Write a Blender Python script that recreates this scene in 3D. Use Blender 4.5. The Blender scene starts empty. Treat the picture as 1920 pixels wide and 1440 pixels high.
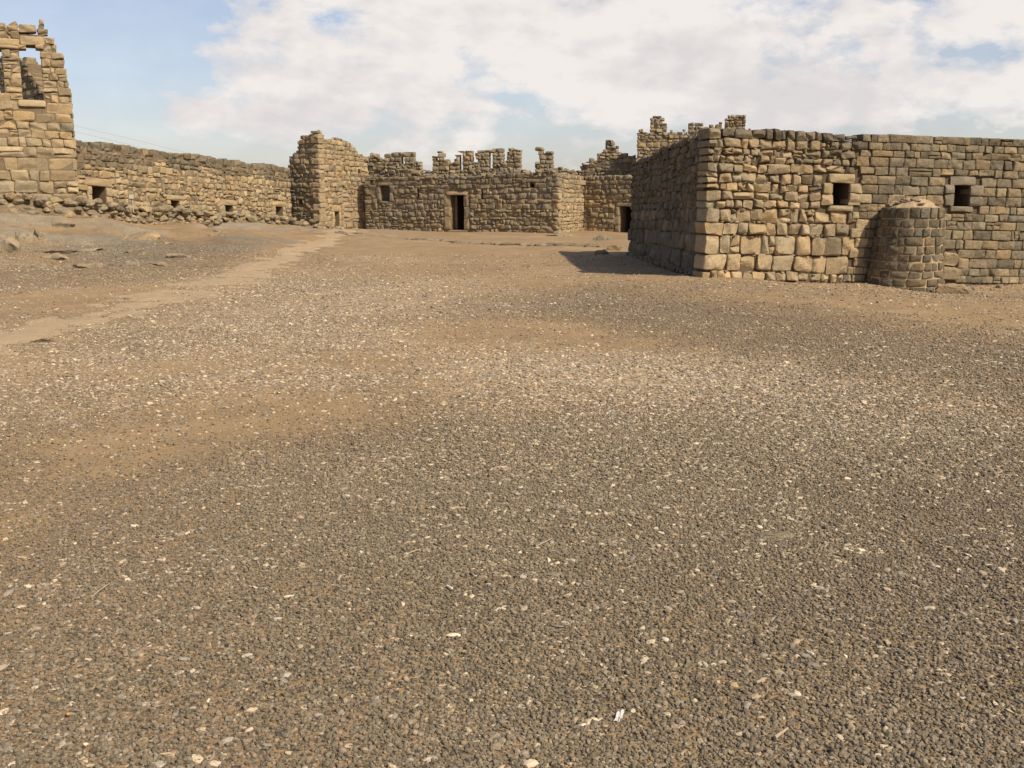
import bpy, bmesh, math, random
import numpy as np
from mathutils import Vector

rng = np.random.default_rng(11)
random.seed(11)
C = bpy.context.scene.collection
FPX = 1867.0
TH = math.atan(345.0 / FPX)
CAMH = 1.6

# ------------------------------------------------------------------ measuring the photograph
def ray(px, py):
    xc = (px - 960.0) / FPX
    yc = (720.0 - py) / FPX
    return np.array([xc, yc * math.sin(TH) + math.cos(TH), yc * math.cos(TH) - math.sin(TH)])

def at_y(px, py, Y):
    r = ray(px, py)
    t = Y / r[1]
    return np.array([r[0] * t, Y, CAMH + r[2] * t])

def at_z(px, py, z=0.0):
    r = ray(px, py)
    t = (z - CAMH) / r[2]
    return np.array([r[0] * t, r[1] * t, z])

# ------------------------------------------------------------------ numpy noise
def _hash(ix, iy, iz):
    h = (ix.astype(np.int64) * 374761393 + iy.astype(np.int64) * 668265263 + iz.astype(np.int64) * 2147483647) & 0xFFFFFFFF
    h = ((h ^ (h >> 13)) * 1274126177) & 0xFFFFFFFF
    h = (h ^ (h >> 16)) & 0xFFFFFF
    return h / float(0xFFFFFF) * 2 - 1

def vnoise(x, y, z=0.0):
    x, y, z = np.broadcast_arrays(np.asarray(x, float), np.asarray(y, float), np.asarray(z, float))
    ix, iy, iz = np.floor(x), np.floor(y), np.floor(z)
    fx, fy, fz = x - ix, y - iy, z - iz
    fx, fy, fz = [f * f * (3 - 2 * f) for f in (fx, fy, fz)]
    r = 0
    for dx in (0, 1):
        for dy in (0, 1):
            for dz in (0, 1):
                w = (fx if dx else 1 - fx) * (fy if dy else 1 - fy) * (fz if dz else 1 - fz)
                r = r + w * _hash(ix + dx, iy + dy, iz + dz)
    return r

def fbm(x, y, z=0.0, oct=4):
    a, s, r = 1.0, 1.0, 0.0
    for k in range(oct):
        r = r + a * vnoise(np.asarray(x) * s + 17.3 * k, np.asarray(y) * s - 9.1 * k, np.asarray(z) * s + 3.7 * k)
        a *= 0.5
        s *= 2.03
    return r

def smooth(a, b, x):
    t = np.clip((np.asarray(x, float) - a) / (b - a), 0, 1)
    return t * t * (3 - 2 * t)

# ------------------------------------------------------------------ mesh helpers
def mesh_from(name, verts, polys, mats, cols=None, mat_idx=None, smooth_shade=False):
    """polys: list of (M,k) int arrays; mat_idx: list of ints per poly array."""
    me = bpy.data.meshes.new(name)
    verts = np.asarray(verts, np.float32)
    polys = [np.asarray(p, np.int32) for p in polys]
    keep = [i for i, p in enumerate(polys) if len(p)]
    polys_k = [polys[i] for i in keep]
    me.vertices.add(len(verts))
    me.vertices.foreach_set('co', verts.ravel())
    nl = sum(p.size for p in polys_k)
    nf = sum(len(p) for p in polys_k)
    me.loops.add(nl)
    me.loops.foreach_set('vertex_index', np.concatenate([p.ravel() for p in polys_k]).astype(np.int32))
    me.polygons.add(nf)
    totals = np.concatenate([np.full(len(p), p.shape[1], np.int32) for p in polys_k])
    starts = np.concatenate([[0], np.cumsum(totals)[:-1]]).astype(np.int32)
    me.polygons.foreach_set('loop_start', starts)
    for m in mats:
        me.materials.append(m)
    if mat_idx is not None:
        mi = np.concatenate([np.full(len(polys[i]), mat_idx[i], np.int32) for i in keep])
        me.polygons.foreach_set('material_index', mi)
    me.polygons.foreach_set('use_smooth', np.full(nf, smooth_shade, bool))
    me.update(calc_edges=True)
    if cols is not None:
        at = me.color_attributes.new('Col', 'FLOAT_COLOR', 'POINT')
        c4 = np.ones((len(verts), 4), np.float32)
        c4[:, :3] = cols
        at.data.foreach_set('color', c4.ravel())
    me.validate()
    return me

def link(name, me, root=None, parent=None):
    """One mesh object; world-space vertices are moved into the root's space."""
    o = bpy.data.objects.new(name, me)
    C.objects.link(o)
    if root is not None:
        n = len(me.vertices)
        co = np.empty(n * 3, np.float32)
        me.vertices.foreach_get('co', co)
        co = co.reshape(-1, 3) - np.array(root.location[:], np.float32)
        me.vertices.foreach_set('co', co.ravel())
        me.update()
        o.parent = parent or root
    return o

def tag(o, label=None, cat=None, group=None, kind=None):
    if label: o['label'] = label
    if cat: o['category'] = cat
    if group: o['group'] = group
    o['kind'] = kind or 'thing'
    return o

def thing(name, label, cat, loc=(0, 0, 0), group=None):
    o = bpy.data.objects.new(name, None)
    o.empty_display_size = 0.3
    C.objects.link(o)
    o.location = [float(v) for v in loc]
    return tag(o, label, cat, group)

def own_mesh(name, me, label, cat, loc, group=None, kind=None):
    """A thing that is one mesh: vertices given in world space, origin moved to loc."""
    o = bpy.data.objects.new(name, me)
    C.objects.link(o)
    n = len(me.vertices)
    co = np.empty(n * 3, np.float32)
    me.vertices.foreach_get('co', co)
    co = co.reshape(-1, 3) - np.array(loc, np.float32)
    me.vertices.foreach_set('co', co.ravel())
    me.update()
    o.location = [float(v) for v in loc]
    return tag(o, label, cat, group, kind)

# ------------------------------------------------------------------ materials
def new_mat(name):
    m = bpy.data.materials.new(name)
    m.use_nodes = True
    nt = m.node_tree
    b = nt.nodes['Principled BSDF']
    b.inputs['Roughness'].default_value = 0.92
    b.inputs['Specular IOR Level'].default_value = 0.2
    return m, nt, b

def nd(nt, typ, **kw):
    n = nt.nodes.new(typ)
    for k, v in kw.items():
        if k.startswith('_'):
            setattr(n, k[1:], v)
        else:
            n.inputs[k.replace('__', ' ')].default_value = v
    return n

def math_node(nt, op, a, b=None, clamp=False):
    n = nt.nodes.new('ShaderNodeMath')
    n.operation = op
    n.use_clamp = clamp
    for i, v in enumerate((a, b)):
        if v is None: continue
        if isinstance(v, (int, float)):
            n.inputs[i].default_value = v
        else:
            nt.links.new(v, n.inputs[i])
    return n.outputs[0]

def mix_rgb(nt, blend, fac, a, b):
    n = nt.nodes.new('ShaderNodeMix')
    n.data_type = 'RGBA'
    n.blend_type = blend
    n.clamp_factor = True
    for sock, v in ((n.inputs[0], fac), (n.inputs[6], a), (n.inputs[7], b)):
        if isinstance(v, (int, float)):
            sock.default_value = v
        elif isinstance(v, tuple):
            sock.default_value = (*v, 1.0)
        else:
            nt.links.new(v, sock)
    return n.outputs[2]

def ramp(nt, fac, stops):
    n = nt.nodes.new('ShaderNodeValToRGB')
    e = n.color_ramp.elements
    while len(e) < len(stops): e.new(0.5)
    for el, (p, c) in zip(e, stops):
        el.position = p
        el.color = (*c, 1.0) if isinstance(c, tuple) else (c, c, c, 1.0)
    nt.links.new(fac, n.inputs[0])
    return n.outputs[0]

def noise_tex(nt, vec, scale, detail=5, rough=0.6, dist=0.0):
    n = nt.nodes.new('ShaderNodeTexNoise')
    n.inputs['Scale'].default_value = scale
    n.inputs['Detail'].default_value = detail
    n.inputs['Roughness'].default_value = rough
    n.inputs['Distortion'].default_value = dist
    nt.links.new(vec, n.inputs['Vector'])
    return n.outputs[0]

def stone_material(name, patina=(0.46, 0.33, 0.18), basalt=(0.13, 0.115, 0.09), patch=0.45, fine=1.0, bump=0.5):
    m, nt, b = new_mat(name)
    tc = nt.nodes.new('ShaderNodeTexCoord').outputs['Object']
    at = nd(nt, 'ShaderNodeAttribute', _attribute_name='Col').outputs['Color']
    big = noise_tex(nt, tc, 2.3 * fine, 4, 0.65, 0.4)
    mid = noise_tex(nt, tc, 9 * fine, 6, 0.7, 0.3)
    sml = noise_tex(nt, tc, 45 * fine, 4, 0.7)
    # mottled basalt and weathered patina patches inside each block
    f1 = ramp(nt, mid, [(0.42, 0.0), (0.62, 1.0)])
    dk = mix_rgb(nt, 'MULTIPLY', 1.0, at, (0.50, 0.53, 0.58))
    lt = mix_rgb(nt, 'MULTIPLY', 1.0, at, (1.38, 1.30, 1.18))
    c = mix_rgb(nt, 'MIX', math_node(nt, 'MULTIPLY', f1, patch * 1.1), at, dk)
    f2 = ramp(nt, big, [(0.48, 0.0), (0.68, 1.0)])
    c = mix_rgb(nt, 'MIX', math_node(nt, 'MULTIPLY', f2, patch * 1.1), c, lt)
    v = ramp(nt, sml, [(0.28, 0.66), (0.72, 1.24)])
    c = mix_rgb(nt, 'MULTIPLY', 1.0, c, v)
    nt.links.new(c, b.inputs['Base Color'])
    h = math_node(nt, 'ADD', math_node(nt, 'MULTIPLY', mid, 1.0), math_node(nt, 'MULTIPLY', sml, 0.5))
    bp = nd(nt, 'ShaderNodeBump', Strength=bump, Distance=0.03)
    nt.links.new(h, bp.inputs['Height'])
    nt.links.new(bp.outputs[0], b.inputs['Normal'])
    return m

def plain_rough(name, col, var=0.35, scale=14.0, bump=0.4, dist=0.02):
    m, nt, b = new_mat(name)
    tc = nt.nodes.new('ShaderNodeTexCoord').outputs['Object']
    n1 = noise_tex(nt, tc, scale, 6, 0.68)
    n2 = noise_tex(nt, tc, scale * 0.2, 3, 0.6)
    s = math_node(nt, 'ADD', math_node(nt, 'MULTIPLY', n1, 0.6), math_node(nt, 'MULTIPLY', n2, 0.4))
    lo = tuple(v * (1 - var) for v in col)
    hi = tuple(v * (1 + var) for v in col)
    nt.links.new(ramp(nt, s, [(0.32, lo), (0.68, hi)]), b.inputs['Base Color'])
    bp = nd(nt, 'ShaderNodeBump', Strength=bump, Distance=dist)
    nt.links.new(n1, bp.inputs['Height'])
    nt.links.new(bp.outputs[0], b.inputs['Normal'])
    return m

M_STONE = stone_material('weathered_basalt_masonry')
M_STONE_NEAR = stone_material('weathered_basalt_blocks', fine=1.3, patch=0.5, bump=0.95)
M_FRAME = stone_material('dressed_basalt', patch=0.25, bump=0.35)
M_MORTAR = plain_rough('earth_in_the_joints', (0.17, 0.125, 0.075), 0.35, 18)
M_JOINT = plain_rough('dark_open_joints', (0.10, 0.073, 0.045), 0.35, 18)
M_LIME = plain_rough('tan_mortar', (0.36, 0.26, 0.15), 0.25, 20)
M_ROCK = stone_material('basalt_bedrock', patina=(0.34, 0.25, 0.155), basalt=(0.14, 0.12, 0.095), patch=0.8, fine=1.0, bump=0.8)
M_ROOF = plain_rough('packed_earth_roof', (0.30, 0.21, 0.13), 0.25, 8)

TAN = np.array([0.375, 0.280, 0.160])
TANG = np.array([0.335, 0.252, 0.147])
MID = np.array([0.272, 0.212, 0.128])
DARK = np.array([0.182, 0.150, 0.101])
GREY = np.array([0.225, 0.184, 0.123])

# ------------------------------------------------------------------ stones
GRID_F = np.array([-1, -0.9, -0.62, -0.22, 0.22, 0.62, 0.9, 1.0])
GRID_N = np.array([-1, -0.94, -0.82, -0.6, -0.3, 0, 0.3, 0.6, 0.82, 0.94, 1.0])

def stone_batch(stones, mapf, grid=GRID_F, rough=0.02, cap=False):
    """stones: list of dicts (q: 4x2 corner array ccw from lower left, col, d, bulge, n, off). Returns verts, polys, cols."""
    S = len(stones)
    g = len(grid)
    a, b = np.meshgrid(grid, grid)          # b rows
    a, b = a.ravel(), b.ravel()
    n2 = g * g
    q = np.array([s['q'] for s in stones], float)                 # S,4,2
    col = np.array([s['col'] for s in stones], float)
    dep = np.array([s['d'] for s in stones], float)[:, None]
    bul = np.array([s['bulge'] for s in stones], float)[:, None]
    rn = np.array([s['n'] for s in stones], float)[:, None]
    off = np.array([s['off'] for s in stones], float)[:, None]
    seed = rng.uniform(0, 400, (S, 1))
    tu = rng.normal(0, 0.012, (S, 1)); tv = rng.normal(0, 0.010, (S, 1))
    m = np.maximum(np.abs(a), np.abs(b))[None]
    nn = (np.abs(a)[None] ** rn + np.abs(b)[None] ** rn) ** (1 / rn)
    k = np.where(nn > 1e-6, m / np.maximum(nn, 1e-6), 1.0)
    # asymmetry of the rounding so that no two outlines are alike
    aa = a[None] * k
    bb = b[None] * k
    jit = vnoise(aa * 1.6 + seed, bb * 1.6 + seed * 0.7, seed)
    jit2 = vnoise(aa * 1.6 - seed, bb * 1.6 + seed * 0.3, seed + 50)
    sj = np.array([s.get('sj', 1.0) for s in stones], float)[:, None]
    aa = aa + 0.06 * sj * jit * m
    bb = bb + 0.075 * sj * jit2 * m
    s0, s1 = (1 - aa) / 2, (1 + aa) / 2
    t0, t1 = (1 - bb) / 2, (1 + bb) / 2
    U = s0 * t0 * q[:, 0:1, 0] + s1 * t0 * q[:, 1:2, 0] + s1 * t1 * q[:, 2:3, 0] + s0 * t1 * q[:, 3:4, 0]
    V = s0 * t0 * q[:, 0:1, 1] + s1 * t0 * q[:, 1:2, 1] + s1 * t1 * q[:, 2:3, 1] + s0 * t1 * q[:, 3:4, 1]
    edge = (m >= 0.999) * 0.6 + (m > 0.86) * 0.15
    W = off + bul * (1 - m ** 2.2) - 0.026 * edge + tu * a[None] + tv * b[None]
    W = W + rough * (0.9 * vnoise(U * 7 + seed, V * 7, seed) + 0.6 * vnoise(U * 17 + seed, V * 17, seed) * (m < 0.95))
    # chipped facets: planes that slice the face of each block
    for _ in range(2):
        ang = rng.uniform(0, 2 * math.pi, (S, 1))
        sl = rng.uniform(0.02, 0.09, (S, 1)) * sj
        of = rng.uniform(0.01, 0.06, (S, 1))
        plane = off + of + sl * (np.cos(ang) * a[None] + np.sin(ang) * b[None])
        W = np.minimum(W, np.maximum(plane, off - 0.028))
    # ring of back vertices
    idx = np.arange(n2).reshape(g, g)
    ring = np.concatenate([idx[0, :], idx[1:, -1], idx[-1, -2::-1], idx[-2:0:-1, 0]])
    R = len(ring)
    Ub, Vb = U[:, ring], V[:, ring]
    Wb = np.broadcast_to(-dep, Ub.shape)
    UU = np.concatenate([U, Ub], 1); VV = np.concatenate([V, Vb], 1); WW = np.concatenate([W, Wb], 1)
    P = mapf(UU.ravel(), VV.ravel(), WW.ravel())
    quad = np.stack([idx[:-1, :-1].ravel(), idx[:-1, 1:].ravel(), idx[1:, 1:].ravel(), idx[1:, :-1].ravel()], 1)
    r2 = np.roll(ring, -1)
    back = n2 + np.arange(R); back2 = np.roll(back, -1)
    side = np.stack([back, back2, r2, ring], 1)
    f = np.concatenate([quad, side])
    nv = n2 + R
    F = (f[None] + (np.arange(S) * nv)[:, None, None]).reshape(-1, 4)
    polys = [F]
    if cap:
        polys.append((back[::-1][None] + (np.arange(S) * nv)[:, None]))
    cols = np.repeat(col, nv, 0)
    return P, polys, cols

def mk(u0, v0, u1, v1, col, d=0.32, bulge=0.04, n=6, off=0.0, jit=0.012, gap=0.008, sj=1.0):
    j = lambda: rng.normal(0, jit)
    q = np.array([[u0 + gap + j(), v0 + gap + j()], [u1 - gap + j(), v0 + gap + j()],
                  [u1 - gap + j(), v1 - gap + j()], [u0 + gap + j(), v1 - gap + j()]])
    return dict(q=q, col=col, d=d, bulge=bulge, n=n, off=off, sj=sj)

def vary(col, s=0.11):
    k = 1 + rng.normal(0, s)
    w = rng.normal(0, 0.035)
    t = rng.uniform(0.05, 0.5) if s > 0.09 else 0.0
    col = np.array(col) * (1 - t) + np.array([0.285, 0.219, 0.130]) * t
    return np.clip(np.array(col) * np.array([k * (1 + w), k, k * (1 - w * 1.3)]), 0.02, 0.75)

def crown(W, outline, colfn, prob=0.5, size=(0.12, 0.26), depth=0.3, u0=None, u1=None):
    ou = [p[0] for p in outline]; ov = [p[1] for p in outline]
    out = []
    u = (u0 if u0 is not None else min(ou)) + 0.05
    end = min(u1 if u1 is not None else max(ou), W.L) - 0.22
    while u < end:
        w = rng.uniform(*size)
        if rng.random() < prob:
            h = w * rng.uniform(0.5, 0.95)
            tt = np.interp([u, u + w / 2, u + w], ou, ov)
            if tt.max() - tt.min() > 0.16:
                u += w * 0.6
                continue
            t = float(tt.min()) + rng.uniform(-0.10, -0.03)
            s = mk(u, t, u + w, t + h, vary(colfn(u, t)), depth * rng.uniform(0.4, 1.1), 0.05, rng.uniform(3.2, 6), rng.normal(-0.06, 0.07), 0.02, 0.0)
            c = s['q'].mean(0); a = rng.normal(0, 0.22)
            d = s['q'] - c
            s['q'] = c + np.stack([d[:, 0] * math.cos(a) - d[:, 1] * math.sin(a), d[:, 0] * math.sin(a) + d[:, 1] * math.cos(a)], 1)
            out.append(s)
        u += w * rng.uniform(0.8, 1.5)
    return out

class Wall:
    """A vertical masonry wall on a plan line A -> B, seen from its right-hand side."""
    def __init__(s, A, B, zb, zt, flare=0.0, flare_u=0.0):
        s.A = np.array(A[:2], float); s.B = np.array(B[:2], float)
        d = s.B - s.A
        s.L = float(np.hypot(*d)); s.d = d / s.L
        s.n = np.array([s.d[1], -s.d[0]])
        s.zb, s.zt = zb, zt
        s.H = ((zt[0] - zb[0]) + (zt[1] - zb[1])) / 2
        s.flare, s.flare_u = flare, flare_u
    def zlim(s, u):
        t = np.asarray(u) / s.L
        return s.zb[0] + (s.zb[1] - s.zb[0]) * t, s.zt[0] + (s.zt[1] - s.zt[0]) * t
    def z(s, u, v):
        a, b = s.zlim(u)
        return a + (b - a) * np.asarray(v) / s.H
    def v(s, u, z):
        a, b = s.zlim(u)
        return (z - a) / (b - a) * s.H
    def map(s, u, v, w):
        fl = np.clip(1 - np.asarray(v) / 1.5, 0, 1.2) ** 2
        z = s.z(u, v)
        w = w + s.flare * fl
        u = u - s.flare_u * fl
        return np.stack([s.A[0] + s.d[0] * u + s.n[0] * w, s.A[1] + s.d[1] * u + s.n[1] * w, z], 1)
    def uz(s, px, py):
        r = ray(px, py)
        # A + d u = r t
        M = np.array([[r[0], -s.d[0]], [r[1], -s.d[1]]])
        t, u = np.linalg.solve(M, s.A)
        return u, CAMH + r[2] * t
    def uv(s, px, py):
        u, z = s.uz(px, py)
        return u, float(s.v(u, z))

def rect_px(W, r):
    """(x0, x1, y0, y1) in photo pixels -> (u0, u1, v0, v1)"""
    x0, x1, y0, y1 = r
    ym = (y0 + y1) / 2; xm = (x0 + x1) / 2
    u0 = W.uv(x0, ym)[0]; u1 = W.uv(x1, ym)[0]
    v0 = W.uv(xm, y1)[1]; v1 = W.uv(xm, y0)[1]
    return (u0, u1, v0, v1)

def core_mesh(W, outline, holes, T, umin, umax, vmin, step=0.16, inset=0.10, front=-0.036):
    us = list(np.arange(umin, umax, step)) + [umax]
    for h in holes: us += [h[0], h[1]]
    us = sorted(set(round(x, 4) for x in us if umin - 1e-6 <= x <= umax + 1e-6))
    ou = np.array([p[0] for p in outline]); ov = np.array([p[1] for p in outline])
    vmax = ov.max()
    vs = list(np.arange(vmin, vmax, step)) + [vmax]
    for h in holes: vs += [h[2], h[3]]
    vs = sorted(set(round(x, 4) for x in vs if x >= vmin - 1e-6))
    nu, nv = len(us) - 1, len(vs) - 1
    keep = np.zeros((nu, nv), bool)
    for i in range(nu):
        uc = (us[i] + us[i + 1]) / 2
        lim = min(np.interp(uc, ou, ov), np.interp(us[i], ou, ov), np.interp(us[i + 1], ou, ov)) - inset
        for j in range(nv):
            vc = (vs[j] + vs[j + 1]) / 2
            if vs[j + 1] > lim + 1e-6: continue
            if any(h[0] < uc < h[1] and h[2] < vc < h[3] for h in holes): continue
            keep[i, j] = True
    verts, faces = [], []
    cache = {}
    def vid(i, j, k):
        key = (i, j, k)
        if key not in cache:
            cache[key] = len(verts)
            verts.append((us[i], vs[j], front if k == 0 else -T))
        return cache[key]
    for i in range(nu):
        for j in range(nv):
            if not keep[i, j]: continue
            faces.append([vid(i, j, 0), vid(i + 1, j, 0), vid(i + 1, j + 1, 0), vid(i, j + 1, 0)])
            faces.append([vid(i, j, 1), vid(i, j + 1, 1), vid(i + 1, j + 1, 1), vid(i + 1, j, 1)])
            for (di, dj, e0, e1) in ((-1, 0, (0, 1), (0, 0)), (1, 0, (1, 0), (1, 1)), (0, -1, (0, 0), (1, 0)), (0, 1, (1, 1), (0, 1))):
                a, b = i + di, j + dj
                if 0 <= a < nu and 0 <= b < nv and keep[a, b]: continue
                p, q = (i + e0[0], j + e0[1]), (i + e1[0], j + e1[1])
                faces.append([vid(*p, 0), vid(*p, 1), vid(*q, 1), vid(*q, 0)])
    if not verts:
        return np.zeros((0, 3)), np.zeros((0, 4), int)
    V = np.array(verts)
    return W.map(V[:, 0], V[:, 1], V[:, 2]), np.array(faces, int)

def courses_of(H, h, jit=0.28, hmax=None):
    out, v = [], 0.0
    while v < H:
        hh = h * (1 + rng.uniform(-jit, jit))
        out.append(hh); v += hh
    k = H / sum(out)
    return [x * k for x in out]

def lay(W, outline, h, colfn, holes=(), reserved=(), umin=0.0, umax=None, vtop=None, courses=None,
        aspect=(0.85, 2.1), depth=0.34, bulge=0.04, rnd=(6, 13), off_s=0.014, wave=0.03, split=0.08, sj=1.0,
        ins0=(0, 0), ins1=(0, 0), jit=0.014, gap=0.008, extra=None):
    umax = W.L if umax is None else umax
    ou = np.array([p[0] for p in outline]); ov = np.array([p[1] for p in outline])
    top = lambda u: float(np.interp(u, ou, ov))
    vtop = ov.max() if vtop is None else vtop
    cs = list(courses) if courses else courses_of(W.H, h)
    while sum(cs) < vtop: cs.append(h * rng.uniform(0.75, 1.25))
    seedw = rng.uniform(0, 100)
    wav = lambda u, k: wave * float(vnoise(u * 0.9 + seedw, k * 7.7)) + 0.5 * wave * float(vnoise(u * 3.1 + seedw, k * 3.3)) if k else 0.0
    res = list(holes) + list(reserved)
    stones = []
    v = 0.0
    for k, hh in enumerate(cs):
        v0, v1 = v, v + hh
        v = v1
        lo, hi = umin + ins0[k % 2], umax - ins1[k % 2]
        segs = [(lo, hi)]
        for (a, b, c, d) in res:
            ovl = min(v1, d) - max(v0, c)
            if ovl > 0.35 * hh:
                ns = []
                for (p, q) in segs:
                    if b <= p or a >= q: ns.append((p, q)); continue
                    if a - p > 0.05: ns.append((p, a))
                    if q - b > 0.05: ns.append((b, q))
                segs = ns
        for (p, q) in segs:
            # random widths scaled to fill the segment
            ws, tot = [], 0.0
            while tot < q - p:
                w = hh * rng.uniform(*aspect) * (0.78 if hh > 0.25 and depth > 0.45 else 1.0)
                if rng.random() < 0.08 and hh < 0.25: w *= 1.5
                ws.append(w); tot += w
            if len(ws) > 1 and (tot - (q - p)) > 0.5 * ws[-1]:
                tot -= ws.pop()
            sc = (q - p) / tot
            u = p
            for w in ws:
                u0, u1 = u, u + w * sc
                u = u1
                uc = (u0 + u1) / 2
                a0, a1 = v0 + wav(uc, k), v1 + wav(uc, k + 1)
                for (ra, rb, rc, rd) in res:
                    if u1 <= ra + .01 or u0 >= rb - .01 or a1 <= rc or a0 >= rd: continue
                    if a1 - rc < rd - a0: a1 = min(a1, rc)
                    else: a0 = max(a0, rd)
                us_ = np.linspace(u0, u1, 13)
                ok_ = np.interp(us_, ou, ov) >= a0 + 0.6 * (a1 - a0)
                if not ok_.all() and ok_.any():
                    u0, u1 = us_[ok_].min(), us_[ok_].max()
                    if u1 - u0 < 0.09: continue
                    us_ = us_[ok_]
                t = float(np.interp(us_, ou, ov).min())
                if a1 > t + 0.25 * hh:
                    if t - a0 > 0.42 * hh: a1 = t + rng.uniform(-0.03, 0.05)
                    else: continue
                if a1 - a0 < 0.045: continue
                parts = [(u0, a0, u1, a1)]
                r = rng.random()
                if r < split and hh > 0.14:
                    m_ = a0 + (a1 - a0) * rng.uniform(0.35, 0.65)
                    if rng.random() < 0.5 and u1 - u0 > 0.2:
                        um = u0 + (u1 - u0) * rng.uniform(0.35, 0.65)
                        parts = [(u0, a0, um, a1), (um, a0, u1, m_), (um, m_, u1, a1)]
                    else:
                        parts = [(u0, a0, u1, m_), (u0, m_, u1, a1)]
                for (x0, y0, x1, y1) in parts:
                    if y1 - y0 < 0.035 or x1 - x0 < 0.035: continue
                    small = min(x1 - x0, y1 - y0)
                    stones.append(mk(x0, y0, x1, y1, vary(colfn((x0 + x1) / 2, (y0 + y1) / 2)), depth,
                                     bulge * min(1.3, small / 0.2) * rng.uniform(0.5, 1.5), rng.uniform(*rnd),
                                     rng.normal(0, off_s), jit, gap, sj))
    if extra: stones += extra
    return stones

def wall_part(name, W, root, stones, outline, holes=(), T=0.7, umin=0.0, umax=None, vmin=-0.3, grid=GRID_F, mat=None,
              mortar=None, cap=False, rough=0.02, core=True, inset=0.10, parent=None, step=0.16, front=-0.036, ends=(0.12, 0.12)):
    umax = W.L if umax is None else umax
    P, polys, cols = stone_batch(stones, W.map, grid, rough, cap)
    mi = [0] * len(polys)
    if core:
        cv, cf = core_mesh(W, outline, holes, T, umin + ends[0], umax - ends[1], vmin, step, inset, front)
        if len(cf):
            polys = polys + [cf + len(P)]
            mi.append(1)
            P = np.concatenate([P, cv])
            cols = np.concatenate([cols, np.full((len(cv), 3), 0.07)])
    me = mesh_from(name, P, polys, [mat or M_STONE, mortar or M_MORTAR], cols, mi)
    return link(name, me, root, parent)

def single(name, W, root, quad, col, parent, d=0.34, bulge=0.02, n=9, off=0.015, mat=None, grid=GRID_F, rough=0.012):
    P, polys, cols = stone_batch([mk(*quad, vary(col, 0.06), d, bulge, n, off, 0.006, 0.006)], W.map, grid, rough)
    return link(name, mesh_from(name, P, polys, [mat or M_FRAME], cols), root, parent)

def recess(name, W, root, hole, T, deep, side=0.25, mat=None, up=0.15, down=0.0):
    """The dark chamber behind an opening: five inward faces."""
    u0, u1, v0, v1 = hole[0] - side, hole[1] + side, hole[2] - down, hole[3] + up
    w0, w1 = -T + 0.02, -T - deep
    c = [(u0, v0, w0), (u1, v0, w0), (u1, v1, w0), (u0, v1, w0), (u0, v0, w1), (u1, v0, w1), (u1, v1, w1), (u0, v1, w1)]
    c = np.array(c)
    P = W.map(c[:, 0], c[:, 1], c[:, 2])
    f = np.array([[4, 5, 6, 7], [0, 1, 5, 4], [3, 7, 6, 2], [0, 4, 7, 3], [1, 2, 6, 5]])
    me = mesh_from(name, P, [f], [mat or M_MORTAR], np.full((8, 3), 0.06))
    return link(name, me, root)

def opening(kind, W, root, hole, col, T=0.7, deep=1.4, lint=0.22, jamb=0.28, sill=0.0, jn=2, over=0.2, grid=GRID_F, mat=None, jambs=True):
    """window / doorway part with lintel, jamb and sill sub-parts. Returns the rectangle its frame takes."""
    u0, u1, v0, v1 = hole
    o = recess(kind, W, root, hole, T, deep)
    single('lintel', W, root, (u0 - over, v1, u1 + over, v1 + lint), col, o, grid=grid, mat=mat)
    if jambs:
        for side in (-1, 1):
            hs = np.cumsum([0] + list(rng.uniform(0.8, 1.3, jn)))
            hs = hs / hs[-1] * (v1 - v0) + v0
            for i in range(jn):
                jw = jamb * rng.uniform(0.7, 1.15)
                qd = (u0 - jw, hs[i], u0, hs[i + 1]) if side < 0 else (u1, hs[i], u1 + jw, hs[i + 1])
                single('jamb', W, root, qd, col, o, grid=grid, mat=mat)
    if sill:
        single('sill', W, root, (u0 - over * 0.8, v0 - sill, u1 + over * 0.8, v0), col, o, grid=grid, mat=mat)
    return (u0 - (jamb * 0.85 if jambs else 0), u1 + (jamb * 0.85 if jambs else 0), v0 - sill, v1 + lint)

# ------------------------------------------------------------------ rocks
def ico(sub):
    bm = bmesh.new()
    bmesh.ops.create_icosphere(bm, subdivisions=sub, radius=1.0)
    v = np.array([x.co[:] for x in bm.verts]); f = np.array([[x.index for x in p.verts] for p in bm.faces])
    bm.free()
    return v, f
ICO = {k: ico(k) for k in (1, 2, 3, 4)}

def rock_shape(sub, seed, cuts=7, rough=0.12, depth=(0.55, 0.9)):
    r = np.random.default_rng(seed)
    v, f = ICO[sub]
    v = v.copy()
    for _ in range(cuts):
        n = r.normal(size=3); n /= np.linalg.norm(n)
        d = r.uniform(*depth)
        k = np.maximum(0, v @ n - d)
        v -= k[:, None] * n
    nz = fbm(v[:, 0] * 1.7 + seed, v[:, 1] * 1.7, v[:, 2] * 1.7 - seed, 3)
    v *= (1 + rough * nz)[:, None]
    return v, f

def rot_z(v, a):
    c, s = math.cos(a), math.sin(a)
    return v @ np.array([[c, s, 0], [-s, c, 0], [0, 0, 1]])

def rocks_mesh(name, items, mat, sub=2, cuts=7, rough=0.12):
    """items: (x, y, z, sx, sy, sz, rot, col, seed)"""
    P, F, K, n = [], [], [], 0
    for (x, y, z, sx, sy, sz, a, col, sd) in items:
        v, f = rock_shape(sub, sd, cuts, rough)
        v = rot_z(v * np.array([sx, sy, sz]), a) + np.array([x, y, z])
        P.append(v); F.append(f + n); K.append(np.tile(col, (len(v), 1))); n += len(v)
    return mesh_from(name, np.concatenate(P), [np.concatenate(F)], [mat], np.concatenate(K))

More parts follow.
